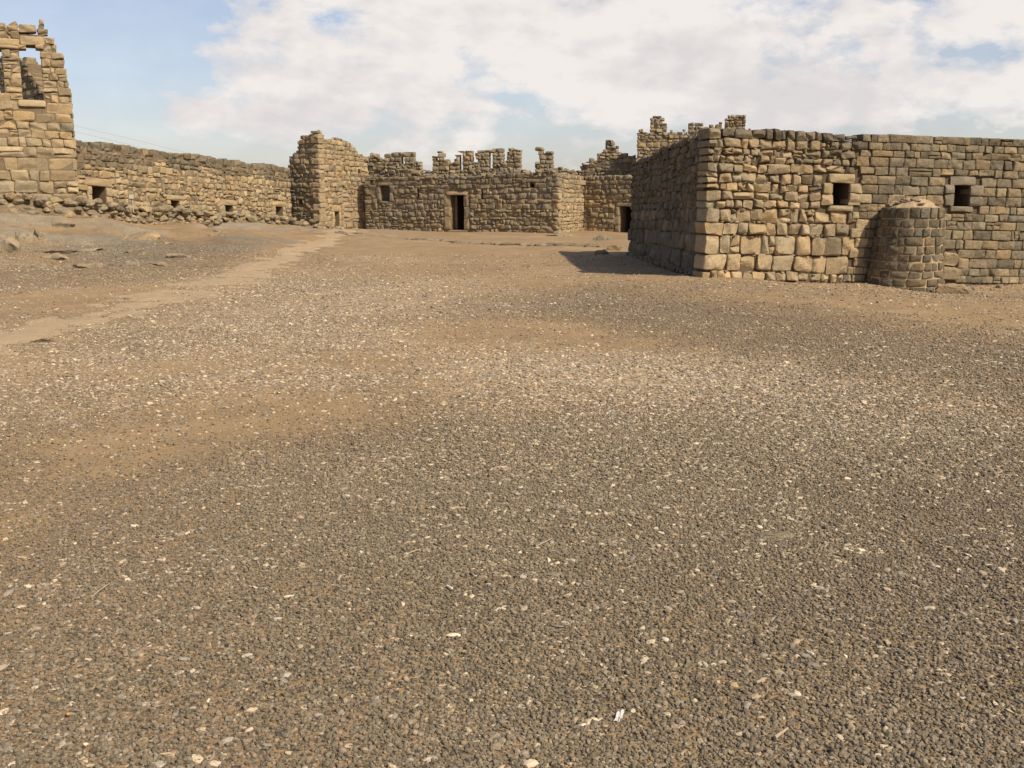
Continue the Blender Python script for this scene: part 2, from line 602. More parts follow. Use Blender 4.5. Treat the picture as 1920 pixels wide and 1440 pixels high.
# ------------------------------------------------------------------ terrain
CP = []
for (px, py, Y) in [(-250, 400, 33), (-100, 402, 34.5), (0, 404, 35.2), (150, 408, 36.0), (187, 410, 37.6), (330, 416, 42.6), (430, 421, 46.6), (540, 427, 50.8),
                    (602, 432, 50.4), (640, 431, 52.8), (685, 431, 53.2), (860, 434, 51.0), (1047, 438, 48.0), (1096, 433, 51.8), (1180, 438, 50.0),
                    (1180, 480, 29.0), (1240, 500, 24.5), (1310, 523, 20.0), (1600, 534, 20.6), (1765, 546, 20.4), (1920, 534, 21.6), (2100, 530, 22.0),
                    (0, 432, 32.0), (150, 432, 33.5), (300, 432, 38.0), (0, 470, 27.0), (-250, 440, 30.0), (-250, 480, 25.0), (150, 470, 29.0), (300, 455, 34.5),
                    (0, 520, 20.5), (200, 500, 24.0), (-200, 540, 19.0), (450, 440, 43.0)]:
    CP.append(at_y(px, py, Y))
for x, y in [(-6, 2), (0, 2), (6, 2), (-6, 8), (0, 8), (6, 8), (-8, 14), (0, 14), (8, 14), (-2, 20), (0, 26), (-4, 28), (0, 36), (-2, 42), (3, 42), (4, 34), (-6, 36), (12, 15),
             (16, 10), (-16, 8), (-14, 14), (0, 75), (-30, 75), (30, 75), (-60, 30), (60, 30), (0, -10), (-20, -5), (20, -5), (30, 18), (40, 45), (20, 40)]:
    CP.append(np.array([x, y, 0.0]))
CP = np.array(CP)

def base_h(x, y):
    x = np.asarray(x, float); y = np.asarray(y, float)
    num = np.zeros_like(x); den = np.zeros_like(x) + 1e-9
    for c in CP:
        d2 = ((x - c[0]) ** 2 + (y - c[1]) ** 2) + 0.25
        w = d2 ** -1.7
        num += w * c[2]; den += w
    return num / den

def ground_h(x, y):
    x = np.asarray(x, float); y = np.asarray(y, float)
    h = base_h(x, y)
    rise = smooth(-4, -11, x) * smooth(20, 27, y)
    h = h + 0.035 * fbm(x * 0.45, y * 0.45, 1.3, 4) + rise * (0.07 * fbm(x * 0.8, y * 0.8, 7.7, 4) + 0.13 * smooth(-0.15, 0.35, fbm(x * 0.55, y * 0.55, 7.7, 4)))
    h = h + 0.010 * fbm(x * 2.3, y * 2.3, 2.1, 3)
    far = smooth(80, 400, np.hypot(x, y))
    return h * (1 - far)

def gh(x, y):
    return float(ground_h(np.array([x]), np.array([y]))[0])

# patches of material on the ground, measured from the photograph: (x, y, rx, ry, weight)
def blobs(lst):
    out = []
    for (px, py, rx, ry, w) in lst:
        c = at_z(px, py)
        y1, y0 = at_z(px, max(py - ry, 392))[1], at_z(px, py + ry)[1]
        out.append((c[0], c[1], rx / FPX * c[1], (y1 - y0) / 2, w))
    return out
PALE = blobs([(1180, 760, 420, 110, .36), (1620, 830, 380, 130, .7), (640, 630, 420, 60, .28), (250, 730, 320, 60, .24), (520, 590, 220, 45, .32), (450, 540, 150, 30, .34),
              (800, 540, 180, 40, .34), (1000, 690, 260, 45, .30), (830, 860, 400, 50, .22), (1300, 690, 200, 40, .25), (740, 480, 90, 20, .3), (1250, 900, 260, 60, .3), (1000, 1000, 700, 120, .22), (1550, 760, 360, 60, .2)])
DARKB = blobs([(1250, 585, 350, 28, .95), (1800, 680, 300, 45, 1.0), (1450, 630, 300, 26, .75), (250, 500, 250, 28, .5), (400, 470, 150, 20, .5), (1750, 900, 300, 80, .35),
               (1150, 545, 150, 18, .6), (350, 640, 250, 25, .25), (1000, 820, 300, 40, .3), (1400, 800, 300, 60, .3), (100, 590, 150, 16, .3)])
EARTH = blobs([(950, 615, 230, 26, 1.1), (560, 790, 320, 50, .95), (1150, 640, 280, 24, 1.0), (120, 560, 200, 16, .8), (1750, 585, 300, 28, .9), (700, 680, 180, 24, .8), (330, 690, 160, 20, .5),
               (950, 480, 280, 20, .7), (1100, 520, 200, 16, .6), (60, 940, 220, 120, .7), (1750, 960, 200, 40, .6), (1560, 560, 300, 14, .7), (900, 510, 260, 20, .6), (1180, 720, 120, 16, .5),
               (140, 830, 200, 40, .5), (850, 730, 140, 18, .5)])

def field(lst, x, y):
    r = np.zeros_like(x)
    for (cx, cy, rx, ry, w) in lst:
        r += w * np.exp(-((x - cx) / rx) ** 2 - ((y - cy) / ry) ** 2)
    return r

PATH_PX = [(-420, 760), (-200, 690), (0, 632), (150, 596), (300, 560), (430, 525), (520, 490), (590, 464), (640, 446), (668, 436)]
PATH = np.array([at_z(*p)[:2] for p in PATH_PX])
def path_dist(x, y):
    d = np.full(x.shape, 1e9)
    for a, b in zip(PATH[:-1], PATH[1:]):
        ab = b - a
        t = np.clip(((x - a[0]) * ab[0] + (y - a[1]) * ab[1]) / (ab @ ab), 0, 1)
        d = np.minimum(d, np.hypot(x - a[0] - t * ab[0], y - a[1] - t * ab[1]))
    return d

def fields(x, y):
    x = np.asarray(x, float); y = np.asarray(y, float)
    n = fbm(x * 0.55, y * 0.38, 4.4, 4)
    n2 = fbm(x * 1.4, y * 1.0, 9.4, 4)
    near = smooth(8.5, 5.0, y)
    earth = field(EARTH, x, y) + 0.24 * n + smooth(28, 40, y) * 0.45
    leftedge = smooth(0.6, -1.6, x + 0.18 * y) * near
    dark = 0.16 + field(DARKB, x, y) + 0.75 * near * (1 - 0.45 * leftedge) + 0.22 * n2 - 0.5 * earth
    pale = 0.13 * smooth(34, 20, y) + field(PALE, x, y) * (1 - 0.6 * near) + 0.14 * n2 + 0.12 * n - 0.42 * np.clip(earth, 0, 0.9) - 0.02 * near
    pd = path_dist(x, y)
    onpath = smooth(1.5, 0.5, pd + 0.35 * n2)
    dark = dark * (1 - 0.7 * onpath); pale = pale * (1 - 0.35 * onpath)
    return np.clip(pale, 0, 1), np.clip(dark, 0, 1), np.clip(onpath, 0, 1)

def build_ground():
    ys = [-3000, -900, -200, -60, -20, -8, -3, 0, 1.2]
    y = 1.8
    while y < 64:
        ys.append(y); y += max(0.05, 0.011 * y)
    ys += [68, 74, 82, 95, 115, 150, 220, 400, 900, 3000]
    ys = np.array(ys)
    s = np.concatenate([[-900, -200, -50, -14, -5, -2.4, -1.5, -1.2], np.linspace(-1, 1, 330), [1.2, 1.5, 2.4, 5, 14, 50, 200, 900]])
    wid = np.clip(np.abs(ys) * 0.58 + 1.4, 3.0, 45)
    X = s[None] * wid[:, None]
    Y = np.repeat(ys[:, None], len(s), 1)
    x, y = X.ravel(), Y.ravel()
    z = ground_h(x, y)
    pale, dark, pth = fields(x, y)
    pth = smooth(-3, -8, x) * smooth(22, 27, y) * smooth(-0.15, 0.35, fbm(x * 0.55, y * 0.55, 7.7, 4)) * (1 - pth)
    r, c = len(ys), len(s)
    idx = np.arange(r * c).reshape(r, c)
    f = np.stack([idx[:-1, :-1].ravel(), idx[:-1, 1:].ravel(), idx[1:, 1:].ravel(), idx[1:, :-1].ravel()], 1)
    me = mesh_from('ground', np.stack([x, y, z], 1), [f], [ground_material()], np.stack([pale, dark, pth], 1), smooth_shade=True)
    o = bpy.data.objects.new('ground', me); C.objects.link(o)
    tag(o, kind='structure')

EARTH_A, EARTH_B = (0.215, 0.150, 0.086), (0.345, 0.248, 0.148)
def ground_material():
    m, nt, b = new_mat('dusty_earth_and_gravel')
    tc = nt.nodes.new('ShaderNodeTexCoord').outputs['Object']
    at = nd(nt, 'ShaderNodeAttribute', _attribute_name='Col')
    sep = nt.nodes.new('ShaderNodeSeparateColor'); nt.links.new(at.outputs['Color'], sep.inputs[0])
    pale, dark = sep.outputs[0], sep.outputs[1]
    big = noise_tex(nt, tc, 0.35, 5, 0.6, 0.5)
    mid = noise_tex(nt, tc, 2.2, 6, 0.65)
    fin = noise_tex(nt, tc, 60, 5, 0.7)
    earth = ramp(nt, math_node(nt, 'ADD', math_node(nt, 'MULTIPLY', big, 0.5), math_node(nt, 'MULTIPLY', mid, 0.5)),
                 [(0.36, EARTH_A), (0.52, (0.295, 0.196, 0.098)), (0.66, EARTH_B)])
    earth = mix_rgb(nt, 'MULTIPLY', 1.0, earth, ramp(nt, fin, [(0.3, 0.72), (0.7, 1.25)]))
    def cells(scale, thr_sock, gain, col_a, col_b, base):
        vo = nt.nodes.new('ShaderNodeTexVoronoi'); vo.feature = 'F1'
        vo.inputs['Scale'].default_value = scale
        nt.links.new(tc, vo.inputs['Vector'])
        sp = nt.nodes.new('ShaderNodeSeparateColor'); nt.links.new(vo.outputs['Color'], sp.inputs[0])
        on = math_node(nt, 'LESS_THAN', sp.outputs[0], math_node(nt, 'MULTIPLY', thr_sock, gain))
        round_ = math_node(nt, 'LESS_THAN', math_node(nt, 'MULTIPLY', vo.outputs['Distance'], scale if False else 1.0), 0.52)
        on = math_node(nt, 'MULTIPLY', on, round_)
        colr = mix_rgb(nt, 'MIX', sp.outputs[1], col_a, col_b)
        return mix_rgb(nt, 'MIX', on, base, colr), vo.outputs['Distance'], on
    rockn = ramp(nt, mid, [(0.3, (0.20, 0.165, 0.115)), (0.7, (0.32, 0.255, 0.17))])
    earth = mix_rgb(nt, 'MIX', sep.outputs[2], earth, rockn)
    c, d1, o1 = cells(48, dark, 1.05, (0.075, 0.062, 0.045), (0.17, 0.14, 0.10), earth)
    c, d2, o2 = cells(33, pale, 0.55, (0.36, 0.27, 0.17), (0.56, 0.46, 0.33), c)
    c, d3, o3 = cells(70, pale, 0.55, (0.33, 0.25, 0.16), (0.50, 0.41, 0.29), c)
    nt.links.new(c, b.inputs['Base Color'])
    h = math_node(nt, 'ADD', math_node(nt, 'MULTIPLY', fin, 0.5), math_node(nt, 'MULTIPLY', math_node(nt, 'ADD', o1, o2), 0.5))
    h = math_node(nt, 'SUBTRACT', h, math_node(nt, 'MULTIPLY', math_node(nt, 'MULTIPLY', d1, dark), 0.9))
    bp = nd(nt, 'ShaderNodeBump', Strength=0.9, Distance=0.014)
    nt.links.new(h, bp.inputs['Height'])
    nt.links.new(bp.outputs[0], b.inputs['Normal'])
    return m

def build_path():
    P, cols, n = [], [], 0
    pts = []
    for a, b in zip(PATH[:-1], PATH[1:]):
        k = max(2, int(np.hypot(*(b - a)) / 0.15))
        for i in range(k): pts.append(a + (b - a) * i / k)
    pts = np.array(pts)
    for _ in range(12):
        pts[1:-1] = (pts[:-2] + pts[1:-1] * 2 + pts[2:]) / 4
    t = np.gradient(pts, axis=0); t /= np.linalg.norm(t, axis=1)[:, None]
    nrm = np.stack([-t[:, 1], t[:, 0]], 1)
    s = np.linspace(-1, 1, 25)
    along = np.cumsum(np.r_[0, np.hypot(*np.diff(pts, axis=0).T)])
    w0 = np.interp(along, [0, along[-1] * 0.3, along[-1] * 0.8, along[-1]], [1.15, 0.85, 0.75, 1.2])
    w = w0[:, None] * (1 + 0.34 * fbm(along[:, None] * 0.9, np.sign(s)[None] * 3, 0, 4))
    X = pts[:, None, 0] + nrm[:, None, 0] * s[None] * w
    Y = pts[:, None, 1] + nrm[:, None, 1] * s[None] * w
    x, y = X.ravel(), Y.ravel()
    prof = 0.016 - 0.034 * np.abs(np.tile(s, len(pts))) ** 1.6 + 0.020 * fbm(x * 2.6, y * 2.6, 5, 5)
    endf = np.repeat(smooth(0, 1.5, along) * smooth(along[-1], along[-1] - 3, along), len(s))
    z = ground_h(x, y) + prof * endf - 0.03 * (1 - endf)
    r, c = len(pts), len(s)
    idx = np.arange(r * c).reshape(r, c)
    f = np.stack([idx[:-1, :-1].ravel(), idx[:-1, 1:].ravel(), idx[1:, 1:].ravel(), idx[1:, :-1].ravel()], 1)
    m = plain_rough('trodden_dust', (0.355, 0.257, 0.150), 0.25, 30, 0.6, 0.01)
    me = mesh_from('path', np.stack([x, y, z], 1), [f], [m], smooth_shade=True)
    o = bpy.data.objects.new('path', me); C.objects.link(o)
    tag(o, kind='structure')

# ------------------------------------------------------------------ gravel (stuff)
def gravel_material():
    m, nt, b = new_mat('gravel_stone')
    tc = nt.nodes.new('ShaderNodeTexCoord').outputs['Object']
    at = nd(nt, 'ShaderNodeAttribute', _attribute_name='Col').outputs['Color']
    n1 = noise_tex(nt, tc, 150, 3, 0.6)
    nt.links.new(mix_rgb(nt, 'MULTIPLY', 1.0, at, ramp(nt, n1, [(0.3, 0.75), (0.7, 1.2)])), b.inputs['Base Color'])
    return m

def scatter_pebbles(name, x, y, sx, sy, sz, cols, sub, mat, sink=0.3, tilt=0.25, nvar=16, cuts=6, seed0=0):
    N = len(x)
    z = ground_h(x, y)
    shapes = [rock_shape(sub, seed0 + i, cuts, 0.16, (0.5, 0.95)) for i in range(nvar)]
    f = shapes[0][1]; nv = len(shapes[0][0])
    T = np.array([s[0] for s in shapes])
    which = rng.integers(0, nvar, N)
    V = T[which] * np.stack([sx, sy, sz], 1)[:, None, :]
    # random tilt about x then y, then spin about z
    for (i, j, ang) in ((1, 2, rng.normal(0, tilt, N)), (0, 2, rng.normal(0, tilt, N)), (0, 1, rng.uniform(0, 2 * math.pi, N))):
        c, s_ = np.cos(ang)[:, None], np.sin(ang)[:, None]
        a, b = V[..., i].copy(), V[..., j].copy()
        V[..., i] = a * c - b * s_; V[..., j] = a * s_ + b * c
    V += np.stack([x, y, z + sz * (1 - 2 * sink)], 1)[:, None, :]
    F = (f[None] + (np.arange(N) * nv)[:, None, None]).reshape(-1, 3)
    return V.reshape(-1, 3), F, np.repeat(cols, nv, 0)

def merge_pebbles(name, lst, mat, label, cat):
    n, P, F, K = 0, [], [], []
    for v, f, k in lst:
        P.append(v); F.append(f + n); K.append(k); n += len(v)
    me = mesh_from(name, np.concatenate(P), [np.concatenate(F)], [mat], np.concatenate(K))
    o = bpy.data.objects.new(name, me); C.objects.link(o)
    tag(o, label, cat, kind='stuff')

def zone(n_per_m2, y0, y1, half=0.535, pad=1.5):
    """Random points, uniform per area, in the wedge in front of the viewer."""
    area = (half * (y1 ** 2 - y0 ** 2) + 2 * pad * (y1 - y0))
    N = int(area * n_per_m2)
    u = rng.random(N)
    # invert area(y)
    yy = np.linspace(y0, y1, 400)
    A = half * (yy ** 2 - y0 ** 2) + 2 * pad * (yy - y0)
    y = np.interp(u * A[-1], A, yy)
    x = rng.uniform(-1, 1, N) * (half * y + pad)
    return x, y

def pebble_cols(N, a, b, s=0.18):
    t = rng.random((N, 1))
    c = np.array(a) * (1 - t) + np.array(b) * t
    return np.clip(c * (1 + rng.normal(0, s, (N, 1))), 0.02, 0.8)

PD_A, PD_B = (0.132, 0.106, 0.070), (0.215, 0.173, 0.115)
PP_A, PP_B = (0.31, 0.235, 0.14), (0.57, 0.46, 0.315)
def build_gravel():
    mat = gravel_material()
    grit, chips = [], []
    # dark basalt grit, dense near the viewer and thinning out
    for (y0, y1, dens, size, sub) in ((1.9, 2.9, 10500, 0.0049, 2), (2.9, 5.6, 8200, 0.0053, 1), (5.6, 8.5, 3600, 0.0066, 1), (8.5, 14, 1000, 0.0082, 1), (14, 30, 150, 0.012, 1)):
        x, y = zone(dens, y0, y1)
        pale, dark, pth = fields(x, y)
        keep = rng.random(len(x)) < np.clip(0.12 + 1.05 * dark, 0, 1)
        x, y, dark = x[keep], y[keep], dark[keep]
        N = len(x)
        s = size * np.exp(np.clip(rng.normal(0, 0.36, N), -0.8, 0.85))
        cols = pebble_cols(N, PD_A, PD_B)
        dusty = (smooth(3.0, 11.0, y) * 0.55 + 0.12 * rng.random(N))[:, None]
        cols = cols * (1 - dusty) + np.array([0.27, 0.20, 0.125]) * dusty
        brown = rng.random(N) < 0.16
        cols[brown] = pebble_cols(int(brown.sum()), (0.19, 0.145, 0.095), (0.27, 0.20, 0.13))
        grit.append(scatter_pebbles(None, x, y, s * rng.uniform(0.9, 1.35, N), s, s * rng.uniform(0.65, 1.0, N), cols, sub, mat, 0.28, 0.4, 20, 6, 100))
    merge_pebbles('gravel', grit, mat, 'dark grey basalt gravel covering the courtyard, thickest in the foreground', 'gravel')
    for (y0, y1, dens, size, sub) in ((1.9, 4.2, 720, 0.0080, 2), (4.2, 7.5, 2200, 0.0084, 1), (7.5, 13, 1050, 0.0108, 1), (13, 30, 400, 0.0128, 1)):
        x, y = zone(dens, y0, y1)
        pale, dark, pth = fields(x, y)
        keep = rng.random(len(x)) < np.clip(0.10 + 0.95 * pale, 0, 1) if y0 > 2 else rng.random(len(x)) < np.clip(0.28 + pale, 0, 1)
        x, y = x[keep], y[keep]
        N = len(x)
        s = size * np.exp(np.clip(rng.normal(0, 0.44, N), -0.9, 0.8))
        cols = pebble_cols(N, PP_A, PP_B, 0.12)
        gr = rng.random(N) < 0.42
        cols[gr] = pebble_cols(int(gr.sum()), (0.24, 0.20, 0.15), (0.34, 0.29, 0.22))
        chips.append(scatter_pebbles(None, x, y, s * rng.uniform(1.0, 1.9, N), s * rng.uniform(0.7, 1.1, N), s * rng.uniform(0.25, 0.6, N), cols, sub, mat, 0.36, 0.2, 20, 8, 300))
    merge_pebbles('stone_chips', chips, mat, 'pale flat stone chips strewn over the gravel, densest in mid courtyard', 'stone chips')

build_ground()
build_path()
build_gravel()

# ================================================================== the buildings
def px_outline(W, pts):
    o = [W.uv(*p) for p in pts]
    o.sort(key=lambda p: p[0])
    return o

def ground_line(W, pad=0.0):
    return ground_h(W.A[:1], W.A[1:2])[0] - pad, ground_h(W.B[:1], W.B[1:2])[0] - pad

# ---------------------------------------------------------------- long low building on the left
def build_left_wall():
    A, B = at_y(148, 402, 37.0), at_y(548, 428, 51.5)
    W = Wall(A, B, (at_y(150, 404, 37.0)[2], at_y(548, 430, 51.5)[2]), (at_y(150, 260, 37.0)[2], at_y(546, 314, 51.5)[2]))
    root = thing('stone_building', 'long low stone building on the left with four small openings and dark upper band', 'building', (A[0], A[1], W.zb[0]))
    out = [(0, W.H), (W.L, W.H)]
    u = np.linspace(0, W.L, 60)
    out = [(a, W.H + 0.05 * float(vnoise(a * 1.3, 3.3))) for a in u]
    holes = [rect_px(W, r) for r in ((174, 200, 350, 388), (321, 337.5, 376, 395), (423, 437.5, 385, 403), (518, 531, 387, 404))]
    res = []
    for h, l in zip(holes, (0.32, 0.22, 0.24, 0.24)):
        res.append(opening('window', W, root, h, TAN, 0.7, 1.6, l, 0.34, 0, 2, 0.35))
    def col(u, v):
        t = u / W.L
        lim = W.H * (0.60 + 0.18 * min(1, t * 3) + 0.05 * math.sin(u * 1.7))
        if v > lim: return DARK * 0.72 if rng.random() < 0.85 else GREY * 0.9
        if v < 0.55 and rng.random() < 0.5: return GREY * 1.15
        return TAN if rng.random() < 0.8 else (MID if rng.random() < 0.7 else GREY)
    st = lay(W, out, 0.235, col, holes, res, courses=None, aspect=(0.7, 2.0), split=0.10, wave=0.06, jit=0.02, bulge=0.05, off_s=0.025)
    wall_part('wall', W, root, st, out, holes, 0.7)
    # flat roof behind the wall head
    slab('roof', W, root, 0.35, 4.5)
    return W

def poly_slab(name, root, pts, z, th=0.2):
    n = len(pts)
    P = np.array([(p[0], p[1], z - k) for k in (th, 0) for p in pts])
    F = [[i, (i + 1) % n, n + (i + 1) % n, n + i] for i in range(n)]
    return link(name, mesh_from(name, P, [np.array([list(range(n))[::-1], list(range(n, 2 * n))]), np.array(F)], [M_ROOF]), root)

def slab(name, W, root, drop, deep, u0=None, u1=None, start=0.25):
    u0 = 0.0 if u0 is None else u0; u1 = W.L if u1 is None else u1
    c = np.array([(u, W.H - drop - k, w) for k in (0, 0.22) for u, w in ((u0, -start), (u1, -start), (u1, -deep), (u0, -deep))])
    P = W.map(c[:, 0], c[:, 1], c[:, 2])
    f = np.array([[0, 1, 2, 3], [7, 6, 5, 4], [0, 4, 5, 1], [1, 5, 6, 2], [2, 6, 7, 3], [3, 7, 4, 0]])
    return link(name, mesh_from(name, P, [f], [M_ROOF]), root)

# ---------------------------------------------------------------- ruined tower, far left
def build_left_tower():
    Cn = at_y(151, 395, 36.4)
    d = np.array([0.906, 0.423])
    A = Cn[:2] - d * 9.0
    zb = at_y(150, 398, 36.4)[2] - 0.05
    zt = at_y(100, 46, 36.0)[2]
    W = Wall(A, Cn, (zb, zb), (zt, zt))
    root = thing('ruined_tower', 'tall ruined tan stone tower on the left with window openings to the sky', 'tower', (Cn[0], Cn[1], zb))
    pts = [(-260, 120), (-190, 112), (-120, 60), (-60, 46), (-10, 46), (-3, 38), (18, 38), (20, 47), (52, 49), (69, 50), (71, 37), (87, 38), (89, 52), (98, 54), (99, 72),
           (116, 76), (119, 97), (120, 141), (127, 143), (129, 148), (138, 152), (140, 163), (146, 168), (152, 170)]
    out = px_outline(W, pts)
    holes = [rect_px(W, (38.5, 79, 85, 187)), rect_px(W, (-46, 6, 91, 173))]
    # long lintels and corbel blocks over the openings
    res = []
    for i, (l, cb) in enumerate([((37, 84, 68, 84), [(33, 49, 84, 92), (66, 82, 82, 92)]), ((-52, 36, 70, 84), [(-6, 36, 84, 91)])]):
        h = holes[i]
        fr = mesh_from('window', np.zeros((0, 3)), [], [], None) if False else None
        r = rect_px(W, l)
        P, polys, cols = stone_batch([mk(r[0], r[2], r[1], r[3], vary(TAN, 0.05), 0.6, 0.02, 10, 0.03, 0.006)], W.map, GRID_F, 0.015)
        win = link('window', mesh_from('window', P, polys, [M_FRAME], cols), root)
        win['label'] = 'window opening spanned by a long stone lintel'
        res.append((r[0], r[1], r[2], r[3]))
        for c in cb:
            q = rect_px(W, c)
            single('corbel', W, root, (q[0], q[2], q[1], q[3]), TAN, win, d=0.6, off=0.05)
            res.append(q)
        s = rect_px(W, (34, 86, 187, 200) if i == 0 else (-60, 12, 173, 186))
        if i == 0:
            single('sill', W, root, (s[0], s[2], s[1], s[3]), TAN, win, d=0.6, off=0.04)
            res.append(s)
    def col(u, v):
        if v > W.H * 0.80 and rng.random() < 0.35: return MID
        return TAN if rng.random() < 0.82 else (TANG if rng.random() < 0.5 else MID)
    hs = []
    v = 0
    while v < W.H:
        f = v / W.H
        hh = rng.uniform(0.30, 0.44) if f < 0.3 else (rng.uniform(0.22, 0.38) if f < 0.62 else rng.uniform(0.20, 0.30))
        hs.append(hh); v += hh
    st = lay(W, out, 0.3, col, holes, res, courses=hs, aspect=(0.8, 2.3), split=0.10, wave=0.03, jit=0.016, bulge=0.05, off_s=0.02, depth=0.42, ins1=(0.0, 0.07))
    st += crown(W, out, col, 0.5, (0.12, 0.26), 0.4)
    wall_part('wall', W, root, st, out, holes, 0.75, grid=GRID_N, rough=0.025, inset=0.16)
    # ruined inner wall seen through the opening
    A2, B2 = at_y(10, 300, 42.6), at_y(96, 300, 40.2)
    W2 = Wall(A2, B2, (zb, zb), (zt, zt))
    o2 = px_outline(W2, [(10, 106), (38, 107), (50, 110), (53, 128), (62, 140), (72, 156), (84, 172), (96, 182)])
    st2 = lay(W2, o2, 0.26, lambda u, v: MID if rng.random() < 0.6 else TANG, aspect=(0.8, 2.0), wave=0.05, jit=0.02, depth=0.4)
    wall_part('inner_wall', W2, root, st2, o2, (), 0.7, vmin=1.0)
    # return wall of the tower running away from the viewer at its right-hand end
    A3 = Cn[:2] + np.array([-0.423, 0.906]) * 0.3
    B3 = A3 + np.array([-0.423, 0.906]) * 4.6
    W3 = Wall(A3, B3, (zb, zb), (zb + 4.3, zb + 4.3))
    o3 = [(0, 4.25), (1.5, 4.3), (4.6, 4.1)]
    st3 = lay(W3, o3, 0.32, col, aspect=(0.8, 2.0), wave=0.03, jit=0.016)
    wall_part('return_wall', W3, root, st3, o3, (), 0.7)

# ---------------------------------------------------------------- corner tower
K_CORNER = at_y(602, 433, 51.0)
def build_corner_tower():
    K = K_CORNER
    A = at_y(536, 427, 52.3)
    B = at_y(692, 433, 56.4)
    zb0, zt = at_y(602, 435, 51)[2], at_y(602, 250, 51)[2]
    root = thing('corner_tower', 'ragged stone corner tower standing between the long low building and the doorway building', 'tower', (K[0], K[1], zb0))
    W = Wall(A, K, (zb0 + 0.1, zb0), (zt, zt))
    out = px_outline(W, [(536, 318), (539, 312), (540, 300), (546, 299), (547, 289), (552, 284), (556, 276), (557, 262), (563, 258), (571, 256), (573, 250), (578, 256), (583, 247), (587, 256),
                         (595, 252), (599, 246), (602, 245)])
    hole = rect_px(W, (560, 567.5, 374, 383))
    res = [opening('window', W, root, hole, GREY, 0.6, 1.0, 0.16, 0.2, 0, 1, 0.2)]
    def col(u, v):
        f = v / W.H
        q = rng.random()
        if u > W.L - 0.55: return TANG if q < 0.6 else TAN * 0.9
        if f < 0.66: return GREY * 0.95 if q < 0.75 else MID
        return MID * 1.05 if q < 0.6 else (TANG if q < 0.85 else GREY)
    st = lay(W, out, 0.25, col, [hole], res, aspect=(0.8, 2.0), split=0.12, wave=0.03, jit=0.018, off_s=0.022, depth=0.4)
    # loose stones standing proud on the broken head
    st += crown(W, out, col, 0.75)
    wall_part('side_wall', W, root, st, out, [hole], 0.7, grid=GRID_F, inset=0.14, ends=(0.12, 0.45))
    W2 = Wall(K, B, (zb0, zb0), (zt, zt))
    out2 = px_outline(W2, [(602, 246), (608, 246), (611, 258), (616, 262), (630, 262), (633, 259), (640, 260), (646, 265), (655, 266), (659, 270), (667, 274), (670, 284), (676, 290), (684, 297), (692, 304)])
    hole2 = rect_px(W2, (628, 637, 397, 424))
    res2 = [opening('doorway', W2, root, hole2, TAN, 0.6, 1.6, 0.34, 0.3, 0, 2, 0.25)]
    def col2(u, v):
        q = rng.random()
        if v > W2.H * 0.8 and q < 0.5: return MID
        return TAN * 0.96 if q < 0.75 else (TANG if q < 0.9 else MID)
    st2 = lay(W2, out2, 0.26, col2, [hole2], res2, aspect=(0.8, 2.2), split=0.08, wave=0.02, jit=0.014, ins0=(0.02, 0.14), depth=0.4)
    st2 += crown(W2, out2, col2, 0.7)
    wall_part('front_wall', W2, root, st2, out2, [hole2], 0.7, inset=0.14, ends=(0.5, 0.12))
    # low wall joining the tower to the doorway building
    ku = (643 - 602) / (692 - 602)
    pA, pB = at_y(642.5, 431, 53.4), at_y(694, 431, 54.2)
    Wl = Wall(pA, pB, (at_y(643, 433, 53.4)[2], at_y(690, 433, 54.2)[2]), (at_y(643, 311, 53.4)[2], at_y(690, 318, 54.2)[2]))
    ol = px_outline(Wl, [(642, 311), (650, 312), (660, 316), (672, 318), (680, 315), (694, 318)])
    stl = lay(Wl, ol, 0.25, lambda u, v: TANG if rng.random() < 0.6 else MID, aspect=(0.8, 1.9), split=0.16, wave=0.05, jit=0.02)
    wall_part('link_wall', Wl, root, stl, ol, (), 0.6)

